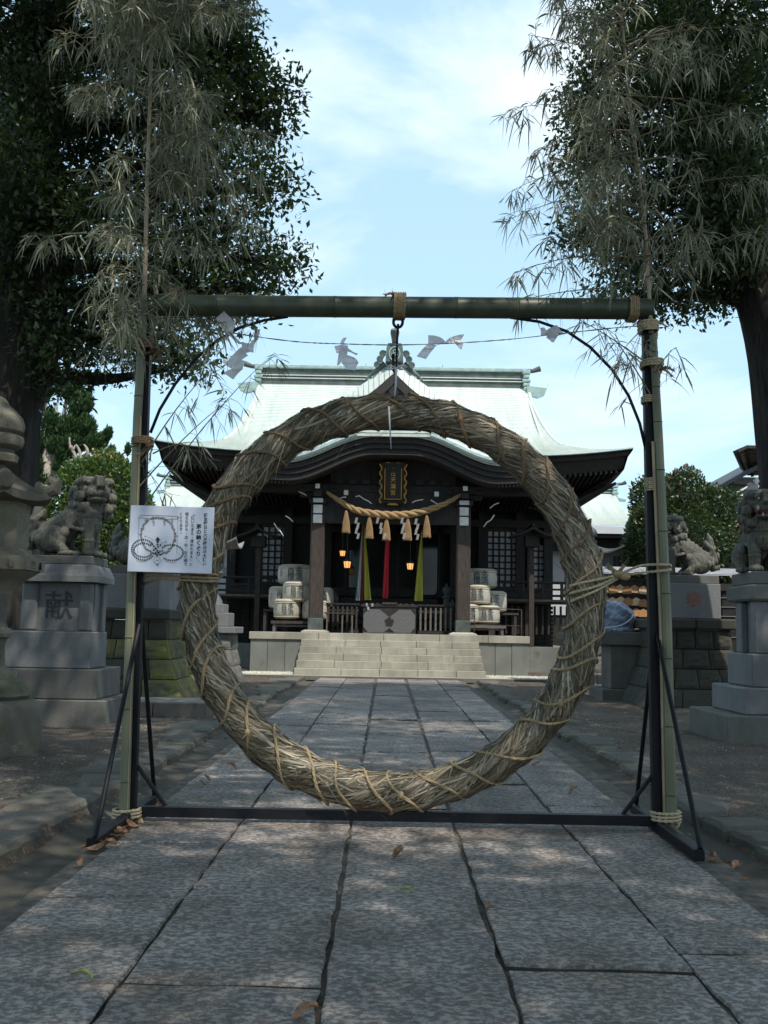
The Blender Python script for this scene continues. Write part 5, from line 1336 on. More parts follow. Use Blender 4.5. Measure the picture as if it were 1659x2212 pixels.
def lion_mesh(name, head_yaw=0.0, mouth=False, mirror=False, head_tilt=0.0, upright=False):
    """guardian lion sitting, body along +x, front paws at x = 0, about 0.78 high"""
    b = MB(); E = b.ell
    E((-.50, 0, .20), (.17, .16, .17)); E((-.40, 0, .27), (.17, .145, .16)); cap(b, (-.45, 0, .24), (-.16, 0, .45), .155, .145)
    E((-.14, 0, .42), (.15, .155, .19)); E((-.08, 0, .34), (.115, .14, .13)); E((-.06, 0, .46), (.10, .13, .12))
    for s in (-1, 1):
        cap(b, (-.09, s*.095, .34), (-.065, s*.10, .16), .072, .058); cap(b, (-.065, s*.10, .16), (-.075, s*.10, .05), .058, .055); E((-.065, s*.10, .165), (.066, .066, .025))
        E((-.035, s*.10, .035), (.085, .066, .04))
        for k in (-1, 0, 1): E((.035, s*.10+k*.036, .028), (.03, .02, .028))
        E((-.42, s*.15, .18), (.145, .075, .14)); cap(b, (-.40, s*.17, .14), (-.28, s*.175, .05), .07, .045); E((-.26, s*.175, .03), (.10, .058, .034))
        for k in (-1, 0, 1): E((-.165, s*.175+k*.03, .026), (.028, .017, .026))
        E((-.31, s*.155, .24), (.06, .045, .06))
    # belly ribbon and spine flames
    cap(b, (-.27, .12, .30), (-.12, .15, .27), .022, .02); cap(b, (-.27, -.12, .30), (-.12, -.15, .27), .022, .02)
    for k in range(7):
        t = k/6; E((-.50+.32*t, 0, .36+.23*t), (.035, .03, .045))
    for s in (-1, 1):
        for k in range(4): cap(b, (-.20-.07*k, s*.06, .55-.06*k), (-.34-.07*k, s*.10, .40-.06*k), .024, .012, 6)
    # tail: curls at the root and an upright flame
    for k, (x, y, z, r) in enumerate(((-.62, .06, .20, .075), (-.62, -.07, .20, .075), (-.65, 0, .27, .085), (-.56, .13, .16, .06), (-.56, -.13, .16, .06), (-.68, .05, .12, .05), (-.68, -.05, .12, .05))):
        E((x, y, z), (r, r, r)); tx = [Vector((x-.02, y, z)) + Vector((-r*.75, r*.62*math.cos(a), r*.62*math.sin(a))) for a in [2*PI*i/10 for i in range(10)]]; b.tube(tx, r*.2, 5, closed=True)
    for (y0, x1, z1, r) in ((0, -.60, .60, .06), (.05, -.56, .50, .045), (-.05, -.56, .50, .045), (.0, -.66, .48, .05)):
        b.tube([(-.63, y0*.5, .26), (-.645, y0, .38), (x1-.03, y0*.9, z1-.08), (x1, y0*.5, z1)], [r*1.3, r*1.1, r*.75, r*.12], 8)
    # head
    H = MB(); h = H.ell
    h((.0, 0, .07), (.145, .15, .125)); H.box((-.12, -.165, .10), (.10, .165, .185), .03); h((.09, 0, .03), (.10, .11, .065)); h((.13, 0, .055), (.055, .075, .045)); 
    h((.075, 0, -.045 if mouth else -.03), (.095, .095, .035)); h((.16, 0, .075), (.03, .05, .028)); h((.15, .045, .06), (.022, .022, .02)); h((.15, -.045, .06), (.022, .022, .02))
    for s in (-1, 1):
        h((.095, s*.075, .125), (.035, .04, .022)); h((.10, s*.07, .10), (.022, .024, .022)); H.tube([(.12, s*.02, .125), (.115, s*.06, .15), (.08, s*.11, .145)], [.018, .022, .014], 6)
        H.prism([(s*.13, .19), (s*.205, .17), (s*.215, .08), (s*.17, .05), (s*.13, .10)], -.05, .03)
        # mane curls
        for (x, y, z, r) in ((.03, .15, -.0, .052), (-.04, .165, .05, .055), (-.10, .15, .0, .06), (.0, .15, -.075, .055), (-.07, .16, -.08, .058), (.05, .12, -.11, .045), (-.02, .13, -.15, .055), (-.11, .12, -.15, .06), (-.13, .10, .08, .06), (-.15, .07, -.04, .07), (-.15, .06, -.16, .06)):
            h((x, s*y, z), (r, r, r)); n_ = Vector((x*.7, s*y, 0)).normalized(); u_ = Vector((-n_.y, n_.x, 0)); w_ = Vector((0, 0, 1))
            H.tube([Vector((x, s*y, z))+n_*r*.78+(u_*math.cos(a)+w_*math.sin(a))*r*.55 for a in [2*PI*i/10 for i in range(10)]], r*.2, 5, closed=True); h(Vector((x, s*y, z))+n_*r*.9, (r*.22,)*3, 6, 4)
    for k in range(5):
        y = -.08+.04*k; H.tube([(.07, y, -.06), (.06, y*1.1, -.13), (.02, y*1.2, -.20)], [.022, .02, .006], 6)
    Mh = Matrix.Translation((-.06, 0, .62 if not upright else .63)) @ Matrix.Rotation(head_yaw, 4, 'Z') @ Matrix.Rotation(head_tilt, 4, 'Y')
    b.add([Mh @ (Vector(v)*1.12) for v in H.v], H.f)
    if mirror: b.v = [(x, -y, z) for x, y, z in b.v]
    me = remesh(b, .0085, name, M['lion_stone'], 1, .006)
    return me, Mh
def lion(label, loc, rz, head_yaw, scale=1.0, mouth=False, tilt=0.0, color=False):
    t = thing('guardian_lion', label, 'lion statue', loc, rz, 'stone guardian lions on pedestals')
    me, Mh = lion_mesh('lion_body', head_yaw, mouth, head_tilt=tilt)
    o = piece('body', me, t); o.scale = (scale,)*3
    if color:
        hd = bpy.data.objects.new('mouth', bpy.data.meshes.new('m')); bpy.data.objects.remove(hd)
        mb = MB()
        for s in (-1, 1): mb.ell((.12, s*.085, -.005), (.035, .02, .028), 8, 6)
        mb.box((.10, -.07, -.025), (.168, .07, .0), .006); mb.v = [tuple((Mh @ (Vector(v)*1.12))*scale) for v in mb.v]; mb.build('mouth', M['mouth_red'], t, True)
        tb_ = MB()
        for y in (-.045, .045): tb_.lathe([(.012, -.03), (.004, .012)], (.160, y, -.022), 6)
        for s in (-1, 1): tb_.ell((.155, s*.085, .02), (.012, .014, .022), 6, 5); tb_.ell((.122, s*.07, .105), (.016, .014, .011), 6, 4)
        tb_.v = [tuple((Mh @ (Vector(v)*1.12))*scale) for v in tb_.v]; tb_.build('teeth', M['teeth'], t, True)
    return t
def block(par, name, x0, x1, y0, y1, z0, z1, mat, bev=.008, cuts=1):
    """one course of dressed blocks"""
    for k in range(cuts):
        a, b = x0+(x1-x0)*k/cuts, x0+(x1-x0)*(k+1)/cuts
        me = MB().box((a+(.003 if k else 0), y0, z0), (b-(.003 if k < cuts-1 else 0), y1, z1), bev).mesh(name, mat); piece(name, me, par)
def pedestal_rel(par): return par
# left front lion and its pedestal
lp = thing('lion_pedestal', 'tall grey granite pedestal carved with a dark character at the left', 'pedestal', (-3.30, 10.75, 0)); f = -.45
G = M['granite']; GD = M['granite_dirty']
block(lp, 'base_slab', -.95, .55, f, .6, -.05, .235, GD, .012, 2)
block(lp, 'lower_block', -.80, .447, f+.03, .50, .237, .535, GD, .012, 1)
block(lp, 'middle_block', -.50, .36, f+.06, .21, .537, .905, G, .012, 1)
block(lp, 'core', -.34, .30, f+.14, .19, .907, 1.395, G, .004)
for x0, x1 in ((-.37, -.21), (.21, .335)): block(lp, 'corner_pilaster', x0, x1, f+.10, f+.2, .907, 1.395, G, .02)
for y0, y1 in ((f+.215, f+.33), (.08, .20)): block(lp, 'corner_pilaster', .28, .34, y0, y1, .907, 1.395, G, .006)
cb_ = MB(); x0, x1, y0, y1 = -.385, .405, f+.0, .24
cb_.add([(x0, y0, 1.40), (x1, y0, 1.40), (x1, y1, 1.40), (x0, y1, 1.40), (x0, y0, 1.46), (x1, y0, 1.46), (x1, y1, 1.46), (x0, y1, 1.46), (x0+.09, y0+.06, 1.575), (x1-.06, y0+.03, 1.575), (x1-.06, y1, 1.575), (x0+.09, y1, 1.575)], [(3,2,1,0)] + [(i, (i+1) % 4, 4+(i+1) % 4, 4+i) for i in range(4)] + [(4+i, 4+(i+1) % 4, 8+(i+1) % 4, 8+i) for i in range(4)] + [(8,9,10,11)])
cb_.build('cornice', G, lp); block(lp, 'plinth', -.42, .33, f+.08, .22, 1.577, 1.665, GD, .008)
piece('carved_character', text_mesh('献', .30, 0, .004, simple('carved_recess', (.05, .052, .055), .9)), lp, (.0, f+.134, 1.145), (PI/2, 0, 0))
lion('stone lion facing the path on the left front pedestal, head turned to the viewer', (-2.99, 10.62, 1.665), 0, -.95, 1.0, tilt=-.05)
# second left pedestal on mossy stones
def battered(par, x0, x1, y0, y1, z0, zt, rows, cols, mat, mat2, spread, seed, label=''):
    """courses of rough stones, the lower ones set further out"""
    rr = random.Random(seed)
    for j in range(rows):
        a, b = z0+(zt-z0)*j/rows, z0+(zt-z0)*(j+1)/rows; s0, s1 = spread*(1-j/rows)**2, spread*(1-(j+1)/rows)**2
        for k in range(cols+j % 2):
            n = cols+j % 2; u0, u1 = k/n, (k+1)/n; X0a, X1a = x0-s0+(x1-x0+2*s0)*u0, x0-s0+(x1-x0+2*s0)*u1; X0b, X1b = x0-s1+(x1-x0+2*s1)*u0, x0-s1+(x1-x0+2*s1)*u1
            g = .006; mb = MB(); n0 = 6; yf0, yf1 = y0-s0, y0-s1
            def sf(u, v):
                X = (X0a+g)*(1-u)*(1-v)+(X1a-g)*u*(1-v)+(X0b+g)*(1-u)*v+(X1b-g)*u*v; edge_ = min(u, 1-u, v, 1-v)
                return (X, yf0*(1-v)+yf1*v - (.0 if edge_ < .01 else .018+.016*noise.noise(Vector((X*9, v*5+seed, j)))), a+g+(b-a-2*g)*v)
            mb.grid(sf, n0, n0); m0 = len(mb.v)
            mb.add([(X0a+g, yf0, a+g), (X1a-g, yf0, a+g), (X1b-g, yf1, b-g), (X0b+g, yf1, b-g), (X0a+g, yf0+.2, a+g), (X1a-g, yf0+.2, a+g), (X1b-g, yf1+.2, b-g), (X0b+g, yf1+.2, b-g)], [(0, 1, 5, 4), (1, 2, 6, 5), (2, 3, 7, 6), (3, 0, 4, 7)])
            piece('rough_stone', mb.mesh('rough_stone', mat2 if par['side'] < 0 and (k == n-1 and j < 3 or rr.random() < .12) else mat), par)
        for sx in ((1,) if par['side'] < 0 else (-1,)):
            for k in range(3):
                u0, u1 = k/3, (k+1)/3; ya, yb = y0-s0+.2+(y1-y0)*u0, y0-s0+.2+(y1-y0)*u1; Xa = (x1+s0) if sx > 0 else (x0-s0); Xb = (x1+s1) if sx > 0 else (x0-s1)
                mb = MB()
                def sf2(u, v):
                    edge_ = min(u, 1-u, v, 1-v); return (Xa*(1-v)+Xb*v + sx*(.0 if edge_ < .01 else .016+.02*noise.noise(Vector((u*4+k, v*4+seed, j)))), ya+.006+(yb-ya-.012)*u, a+.006+(b-a-.012)*v)
                mb.grid(sf2, 5, 5); mb.add([(Xa, ya+.006, a+.006), (Xa, yb-.006, a+.006), (Xb, yb-.006, b-.006), (Xb, ya+.006, b-.006), (Xa-sx*.2, ya+.006, a+.006), (Xa-sx*.2, yb-.006, a+.006), (Xb-sx*.2, yb-.006, b-.006), (Xb-sx*.2, ya+.006, b-.006)], [(0, 1, 5, 4), (2, 3, 7, 6), (1, 2, 6, 5), (3, 0, 4, 7)])
                piece('rough_stone', mb.mesh('rough_stone', mat2), par)
def ped2(side, cx, label, char, mat2, seed):
    t = thing('lion_pedestal', label, 'pedestal', (cx, 14.9, 0)); t['side'] = side
    w = .50; battered(t, -w, w, -.45, .7, -.03, 1.05, 4, 3, M['rough_stone'], mat2, .34, seed)
    block(t, 'core', -w+.03, w-.03, -.25, .7, 0, 1.04, M['rough_stone']); block(t, 'coping', -w-.06, w+.06, -.53, .8, 1.052, 1.20, M['rough_stone'], .02, 2)
    block(t, 'granite_block', -.40, .38, -.42, .6, 1.203, 1.69, M['granite'], .008); block(t, 'plinth', -.38, .38, -.36, .5, 1.692, 1.81, M['granite_dirty'], .008)
    if char: piece('carved_character', text_mesh(char, .24, 0, .004, M['ink_red']), t, (.0, -.424, 1.45), (PI/2, 0, 0))
    return t
ped2(-1, -3.56, 'granite pedestal on rough dark stones with a mossy yellow green flared foot', '献', M['moss_stone'], 3)
ped2(1, 4.29, 'granite pedestal on rough dark stones with a red brown carved character', '奉', M['rough_stone'], 9)
lion('stone lion mostly hidden behind the white notice, only its tail showing', (-3.24, 14.85, 1.81), 0, -.5, 1.05)
lion('stone lion facing the path from the right, its tail side towards the hedge', (3.98-.0, 14.85, 1.81), PI, .75, 1.05)
# right front pedestal and lion
rp_ = thing('lion_pedestal', 'tall stepped granite pedestal cut off by the right edge of the photo', 'pedestal', (4.15, 10.2, 0)); f = -.54
block(rp_, 'base_slab', -1.0, 1.0, f, .65, -.05, .25, GD, .012, 3); block(rp_, 'lower_block', -.81, .9, f+.09, .5, .253, .50, G, .012, 2)
block(rp_, 'middle_block', -.69, .8, f+.19, .36, .503, .815, G, .012)
block(rp_, 'core', -.58, .6, f+.30, .25, .818, 1.32, G, .004)
for x0, x1 in ((-.64, -.50), (-.40, -.02), (.1, .3)): block(rp_, 'corner_pilaster', x0, x1, f+.24, f+.36, .818, 1.315, G, .01)
block(rp_, 'corner_pilaster', -.645, -.58, .06, .22, .818, 1.315, G, .01)
block(rp_, 'cornice', -.69, .8, f+.17, .37, 1.318, 1.475, GD, .02); block(rp_, 'plinth', -.64, .3, f+.21, .33, 1.478, 1.60, GD, .01)
lion('stone lion on the right edge facing the viewer with a red painted mouth', (3.66, 9.95, 1.60), -PI/2-.06, -.06, .97, True, .10, True)

# kerb beside the left pedestals
kk = thing('stone_kerb', 'low granite kerb on the dirt between the left pedestals', 'kerb', (-2.9, 11.5, 0))
for k in range(3): piece('kerb_block', MB().box((-.85+k*.6+.004, 0, -.05), (-.85+(k+1)*.6-.004, .8, .14), .01).mesh('kerb_block', GD), kk)

# ================================================================ STONE LANTERNS
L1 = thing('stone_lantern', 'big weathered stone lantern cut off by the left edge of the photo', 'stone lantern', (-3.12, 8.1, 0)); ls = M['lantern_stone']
def lt(par, name, prof, n=32, sq=False, rot=0, mat=None, sm='auto'):
    return MB().lathe(prof, (0, 0, 0), n, rot, sq).build(name, mat or ls, par, sm)
def lumpy(par, name, prof, n, nv, amp, mat, ribs=0):
    mb = MB()
    import bisect
    L_ = [0]
    for (a, b), (c, d) in zip(prof, prof[1:]): L_.append(L_[-1]+math.hypot(c-a, d-b))
    def P(u, v):
        s_ = v*L_[-1]; i = max(0, min(len(prof)-2, bisect.bisect_right(L_, s_)-1)); t = (s_-L_[i])/max(1e-6, L_[i+1]-L_[i]); r = prof[i][0]+(prof[i+1][0]-prof[i][0])*t; z = prof[i][1]+(prof[i+1][1]-prof[i][1])*t
        a = 2*PI*u; k = 1+amp*noise.noise(Vector((math.cos(a)*2.2, math.sin(a)*2.2, z*4)))+(ribs and .07*abs(math.cos(a*ribs/2))-.03)
        return (r*k*math.cos(a), r*k*math.sin(a), z)
    mb.grid(P, n, nv); return mb.build(name, mat, par, 'auto')
lumpy(L1, 'drum_base', [(.43, -.05), (.44, .05), (.445, .3), (.43, .37), (.38, .40), (.1, .41)], 48, 24, .05, ls)
lumpy(L1, 'lotus_petals', [(.33, .40), (.36, .43), (.33, .50), (.25, .55), (.2, .56)], 64, 12, .02, ls, 12)
lt(L1, 'square_base', [(.215, .545), (.22, .60), (.215, .615)], 6, True)
lt(L1, 'column', [(.185, .60), (.155, .66), (.145, .82), (.16, .86), (.19, .875), (.20, .905), (.19, .935), (.16, .95), (.145, .99), (.15, 1.16), (.175, 1.2), (.185, 1.23)], 28)
lt(L1, 'upper_lotus', [(.17, 1.225), (.20, 1.26), (.24, 1.32), (.31, 1.37), (.335, 1.39)], 6, True, .0)
lt(L1, 'platform', [(.36, 1.392), (.365, 1.48), (.34, 1.485), (.34, 1.50), (.30, 1.505), (.30, 1.53), (.27, 1.535), (.27, 1.56)], 6, True)
for k in range(6):
    a = PI/6+k*PI/3; mb = MB(); mb.box((-.13, -.006, 1.405), (.13, .006, 1.465), .004); o = mb.build('carved_panel', ls, L1); o.location = (0, 0, 0); o.rotation_euler = (0, 0, a+PI/2); o.location = (.366*math.cos(a), .366*math.sin(a), 0)
lt(L1, 'fire_box', [(.235, 1.562), (.245, 1.60), (.245, 1.92), (.235, 2.02)], 6, True)
def lantern_roof(par, R_, z0, h, n=6, curl=.13, mat=None, th=.09, cr=.07):
    mb = MB(); nu, nv = 72, 14
    def P(u, v, under=False):
        a = 2*PI*u; ph = (a*n/(2*PI)) % 1.0; e = abs(ph-.5)*2; rad = R_*(1/math.cos((ph-.5)*2*PI/n))*math.cos(PI/n)*1.0
        r = rad*v; z = z0 + h*(1-v)**1.6 + th*(1-v*.5) + curl*(e**3)*(v**3)
        if under: z = z0 - .02*(1-v) + curl*(e**3)*(v**3)*.9
        return (r*math.cos(a), r*math.sin(a), z)
    mb.grid(lambda u, v: P(u, v), nu, nv); mb.grid(lambda u, v: P(u, v, True), nu, 6); mb.grid(lambda u, v: tuple(Vector(P(u, 1)).lerp(Vector(P(u, 1, True)), v)), nu, 1)
    for k in range(n):
        a = 2*PI*k/n; c, s = math.cos(a), math.sin(a)
        if cr:
            pts_ = [(R_*.72, z0+curl*.5+th*.6), (R_*.92, z0+curl*.85+th*.5), (R_*1.03, z0+curl*1.1+th*.6), (R_*1.05, z0+curl*1.35+th*.95), (R_*.95, z0+curl*1.45+th*1.15), (R_*.9, z0+curl*1.25+th*.9)]
            mb.tube([(r*c, r*s, z) for r, z in pts_], [cr*.5, cr*.8, cr, cr*.95, cr*.7, cr*.3], 10)
    return mb.build('roof', mat or ls, par, 'auto')
lantern_roof(L1, .46, 1.93, .26, 6, .045, None, .10, .062)
lt(L1, 'jewel_stand', [(.16, 2.25), (.17, 2.30), (.135, 2.33), (.13, 2.35), (.19, 2.38), (.205, 2.42), (.20, 2.455), (.15, 2.48)], 28)
lt(L1, 'jewel', [(.15, 2.47), (.195, 2.50), (.205, 2.55), (.185, 2.61), (.13, 2.67), (.08, 2.71), (.05, 2.76), (.0, 2.79)], 28)

def shrine_lantern(cx, cy, label, mat, mat2):
    t = thing('stone_lantern', label, 'stone lantern', (cx, cy, 0)); t['side'] = -1 if cx < 0 else 1
    s = 1
    battered(t, -.46, .46, -.46, .46-.2, -.03, .84, 3, 2, mat2, mat2, .20, 21+int(cx > 0))
    MB().box((-.40, -.38, 0), (.40, .4, .83)).build('core', mat2, t)
    for nm, w, z0, z1 in (('slab', .56, .845, .965), ('step_block', .40, .967, 1.22), ('step_block', .30, 1.223, 1.38)): MB().box((-w, -w, z0), (w, w, z1), .012).build(nm, mat, t)
    MB().lathe([(.20, 1.382), (.19, 1.46), (.13, 1.58), (.075, 1.70), (.085, 1.78), (.15, 1.87), (.19, 1.90)], (0, 0, 0), 4, 0, True).build('curved_leg', mat, t, 'auto')
    MB().lathe([(.19, 1.902), (.245, 1.95), (.25, 2.06), (.23, 2.08)], (0, 0, 0), 4, 0, True).build('platform', mat, t)
    fb = MB()
    for sx in (-1, 1):
        for sy in (-1, 1): fb.box((sx*.17-.035, sy*.17-.035, 2.082), (sx*.17+.035, sy*.17+.035, 2.42), .006)
    fb.box((-.20, -.20, 2.082), (.20, .20, 2.14)); fb.box((-.20, -.20, 2.36), (.20, .20, 2.43)); fb.build('fire_box', mat, t); MB().box((-.14, -.14, 2.142), (.14, .14, 2.358)).build('fire_chamber', M['lacquer'], t)
    lantern_roof(t, .74, 2.43, .20, 4, .16, mat, .045, 0).rotation_euler = (0, 0, PI/4)
    MB().lathe([(.12, 2.66), (.14, 2.70), (.09, 2.72), (.08, 2.75), (.12, 2.80), (.13, 2.87), (.10, 2.93), (.03, 2.98), (.02, 3.03)], (0, 0, 0), 16).build('jewel', mat, t, 'auto')
    return t
shrine_lantern(-3.30, 19.4, 'square grey stone lantern seen half behind the ring on the left', M['granite'], M['granite_dirty'])
shrine_lantern(3.98-.12, 19.6, 'dark stone lantern with upturned roof right of the ring', M['dark_bronze'], M['granite_dirty'])

# ================================================================ RIGHT HAND THINGS
tp_ = thing('low_pedestal', 'low granite pedestal under the blue covered shape', 'pedestal', (3.75, 15.7, 0))
block(tp_, 'base_slab', -.55, .6, -.3, .7, -.05, .155, GD, .01, 2); block(tp_, 'column', -.40, .35, -.18, .5, .158, .80, M['granite_dirty'], .01, 1); block(tp_, 'top_slab', -.56, .10, -.3, .6, .803, 1.0, M['granite_dirty'], .01)
tm = MB(); tm.ell((0, 0, .20), (.30, .26, .26)); tm.ell((-.16, -.02, .26), (.20, .2, .22)); tm.ell((.17, 0, .14), (.17, .2, .16)); tm.ell((0, 0, .02), (.36, .30, .09)); tm.ell((-.2, -.05, .42), (.08, .08, .07))
me = remesh(tm, .014, 'tarp', M['tarp'], 3)
co = np.empty(len(me.vertices)*3, np.float32); me.vertices.foreach_get('co', co); co = co.reshape(-1, 3); no = np.empty(co.size, np.float32); me.vertices.foreach_get('normal', no); no = no.reshape(-1, 3)
d = np.array([.075*(.35-abs(noise.noise(Vector((p[0]*4+p[2]*5, p[1]*4, p[2]*2)))))+.03*(.3-abs(noise.noise(Vector((p[0]*11-p[2]*9, p[1]*9, p[2]*5)))))-.02 - .016*math.exp(-((p[2]-.13+.3*(p[0]))/.018)**2) for p in co]); co += no*d[:, None]; co[:, 2] = np.maximum(co[:, 2], .002)
me.vertices.foreach_set('co', co.ravel()); me.update()
o = link('wrapped_statue', me); o.location = (3.47, 15.75, 1.0); tag(o, 'shape wrapped in a blue grey tarpaulin on the low granite pedestal', 'tarpaulin')
ln = [Vector((-.33, -.20, .03)), Vector((-.2, -.31, .05)), Vector((0, -.34, .09)), Vector((.15, -.29, .17)), Vector((.24, -.18, .26))]
o = MB().rope(curve(ln, 6), .014, .08, 3, 5).build('tarp_rope', M['white_cloth'], smooth=True, loc=(3.47, 15.75, 1.0)); tag(o, 'pale cord tied round the blue tarpaulin', 'cord')
# votive plaque rack
er = thing('plaque_rack', 'dark rack hung with wooden votive plaques under a white sheet roof', 'rack', (4.3, 17.4, 0)); eb = MB()
for x in (-.85, .1, .95): eb.box((x-.04, .02, 0), (x+.04, .10, 1.95))
for z in (1.10, 1.34, 1.60, 1.86): eb.box((-.95, -.0, z), (1.05, .05, z+.035))
eb.build('frame', M['wood_dark'], er)
erb = MB().box((-.95, .06, 1.0), (1.05, .075, 1.9)); erb.build('backboard', M['wood_mid'], er)
rfm = MB()
for k in range(6): rfm.box((-1.25, -.35+k*.16, 1.955+k*.030), (3.1, -.20+k*.16, 1.965+k*.030))
rfm.build('sheet_roof', M['white_metal'], er)
em_mats = [simple('plaque_wood_%s' % a, c, .7, 0, 30, .2) for a, c in (('orange', (.42, .21, .09)), ('tan', (.50, .31, .16)), ('dark', (.30, .14, .06)), ('pale', (.56, .40, .24)))]
em_mesh = [MB().prism([(-.055, -.04), (.055, -.04), (.055, .03), (0, .062), (-.055, .03)], 0, .008).mesh('plaque', m) for m in em_mats]
for row, z in enumerate((1.12, 1.30, 1.49, 1.70)):
    for k in range(10):
        o = link('votive_plaque', rnd.choice(em_mesh)); o.location = (3.42+k*.125+rnd.uniform(-.02, .02), 17.4-.03-.014*(k % 2), z+rnd.uniform(-.02, .02)); o.rotation_euler = (rnd.uniform(-.05, .05), rnd.uniform(-.12, .12), rnd.uniform(-.1, .1)); o.scale = (1.35,)*3
        tag(o, 'small orange brown wooden votive plaque hanging on the dark rack', 'votive plaque', 'votive plaques hanging on the rack')
# wire fence right of the rack
wf_ = thing('wire_fence', 'dark post fence with thin horizontal wires right of the second pedestal', 'fence', (5.1, 14.6, 0)); fm = MB()
for x in (-.28, .5): MB().box((x-.09, 0, 0), (x+.09, .08, 1.62)).build('post', M['wood_black'], wf_)
MB().box((-.4, -.03, 1.60), (1.2, .1, 1.70)).build('top_rail', M['wood_dark'], wf_)
for z in (.95, 1.10, 1.24, 1.37, 1.50): MB().tube([(-.4, -.01, z), (1.3, -.01, z)], .006, 5).build('wire', M['grey_metal'], wf_)

# house at the far right
hs_ = thing('house', 'grey house with a dark sloping roof behind the right tree', 'house', (10.5, 25, 0))
def hs(mb, name, mat): o = mb.build(name, mat, hs_); o.location = (-10.5, -25, 0); return o
P_ = lambda x, y, Y=24.0: Vector(at(x, y, Y))
hs(MB().box((8.3, 24.6, 0), (14, 30, 4.75)), 'wall', M['house_wall'])
a, b = P_(1558, 1046), P_(1606, 1003); 
r_ = MB(); r_.add([a, b+Vector((5, 0, 2.6)), b+Vector((5, 6, 2.6)), a+Vector((0, 6, 0)), a+Vector((0, 0, -.10)), b+Vector((5, 0, 2.45)), b+Vector((5, 6, 2.45)), a+Vector((0, 6, -.10))], [(0, 1, 2, 3), (4, 5, 6, 7), (0, 1, 5, 4), (1, 2, 6, 5), (2, 3, 7, 6), (3, 0, 4, 7)]); hs(r_, 'roof', M['house_roof'])
r_ = MB()
for k in range(2):
    o_ = Vector((.3, -.05, -.22-.13*k)); r_.beam(a+o_, b+Vector((5, 0, 2.6))+o_, .05, .04)
hs(r_, 'gutter_line', M['white_paint'])
q = [P_(1592, 975, 23.6), P_(1612, 966, 23.6), P_(1672, 968, 23.6), P_(1672, 1024, 24.6), P_(1624, 1028, 24.6), P_(1608, 1012, 24.6)]
r_ = MB(); r_.add(q, [(0, 1, 4, 5), (1, 2, 3, 4)]); r_.add([p+Vector((0, .3, .05)) for p in q], [(0, 1, 4, 5), (1, 2, 3, 4)]); hs(r_, 'soffit', M['wood_grey'])
r_ = MB()
for k in range(1, 8):
    t = k/8; r_.beam(q[0].lerp(q[5], t)-Vector((0, .03, 0)), q[1].lerp(q[4], t)-Vector((0, .03, 0)), .02, .03); r_.beam(q[1].lerp(q[4], t)-Vector((0, .03, 0)), q[2].lerp(q[3], t)-Vector((0, .03, 0)), .02, .03)
for i, j in ((0, 5), (1, 4), (0, 1), (1, 2)): r_.beam(q[i]-Vector((0, .04, 0)), q[j]-Vector((0, .04, 0)), .07, .07)
hs(r_, 'rafter_strip', M['wood_dark']); hs(MB().beam(P_(1562, 1048, 24.2), P_(1640, 1053, 24.2), .09, .09), 'beam', M['wood_black']); hs(MB().beam(P_(1564, 1052, 24.2), P_(1612, 1102, 24.2), .07, .07), 'beam', M['wood_black'])
fl = thing('floodlight', 'small grey floodlight fixed to the trunk behind the right lion', 'floodlight', at(1626, 1046, 12.2)); fl.scale = (.7,)*3
MB().box((-.08, -.05, -.13), (.08, .05, .02), .01).build('housing', simple('pale_grey_metal', (.3, .31, .32), .5), fl); MB().box((-.11, -.03, -.20), (.02, .03, -.14), .01).build('bracket', M['grey_metal'], fl); MB().beam((.0, -.06, .02), (.09, -.02, .08), .02, .08).build('visor', simple('pale_grey_metal', (.3, .31, .32), .5), fl); MB().tube([(.0, 0, -.1), (.14, .05, -.17), (.3, .2, -.17)], .018, 6).build('arm', M['grey_metal'], fl)

# ================================================================ TREES
def leaf_cloud(cl, density, size, seed, flat=.0, shell=.55, droop=.2, wid=.5):
    """cl: list of (cx, cy, cz, rx, ry, rz); leaf-sized faces spread through every clump"""
    rn = np.random.default_rng(seed); V_, F_, A_ = [], [], []; n0 = 0
    for (cx, cy, cz, rx, ry, rz_) in cl:
        n = int(density*(rx*ry+ry*rz_+rx*rz_)/3*4*PI*.5)
        m = max(8, n//26); d = unit(rn.standard_normal((m, 3))); rad = rn.uniform(shell, 1.0, m)**.8*rn.uniform(.75, 1.12, m)
        cc = d*rad[:, None]*np.array([rx, ry, rz_])+np.array([cx, cy, cz])           # twigs
        P = np.repeat(cc, 26, axis=0) + np.clip(rn.standard_normal((m*26, 3)), -1.7, 1.7)*np.array([.16, .16, .11])*(size/.08)**.5
        N_ = len(P); D = unit(np.repeat(d, 26, axis=0)*.5 + rn.standard_normal((N_, 3))*.8 - np.array([0, 0, droop])); side = unit(np.cross(D, unit(rn.standard_normal((N_, 3))+np.array([0, 0, 1.6]))))
        L = rn.uniform(.7, 1.3, N_)*size; w = L*wid*rn.uniform(.7, 1.1, N_); fold = np.cross(D, side)*(w*.16)[:, None]
        v = np.stack([P, P+D*(L*.45)[:, None]+side*(w/2)[:, None]+fold, P+D*L[:, None], P+D*(L*.45)[:, None]-side*(w/2)[:, None]+fold], 1)
        V_.append(v.reshape(-1, 3)); F_.append((np.arange(N_)[:, None]*4+np.array([0, 1, 2, 3]))+n0); n0 += N_*4
        A_.append(np.repeat(np.clip(np.repeat(rn.normal(.45, .22, m), 26)+rn.normal(0, .15, N_), 0, 1), 4))
    return np.concatenate(V_), np.concatenate(F_), np.concatenate(A_)
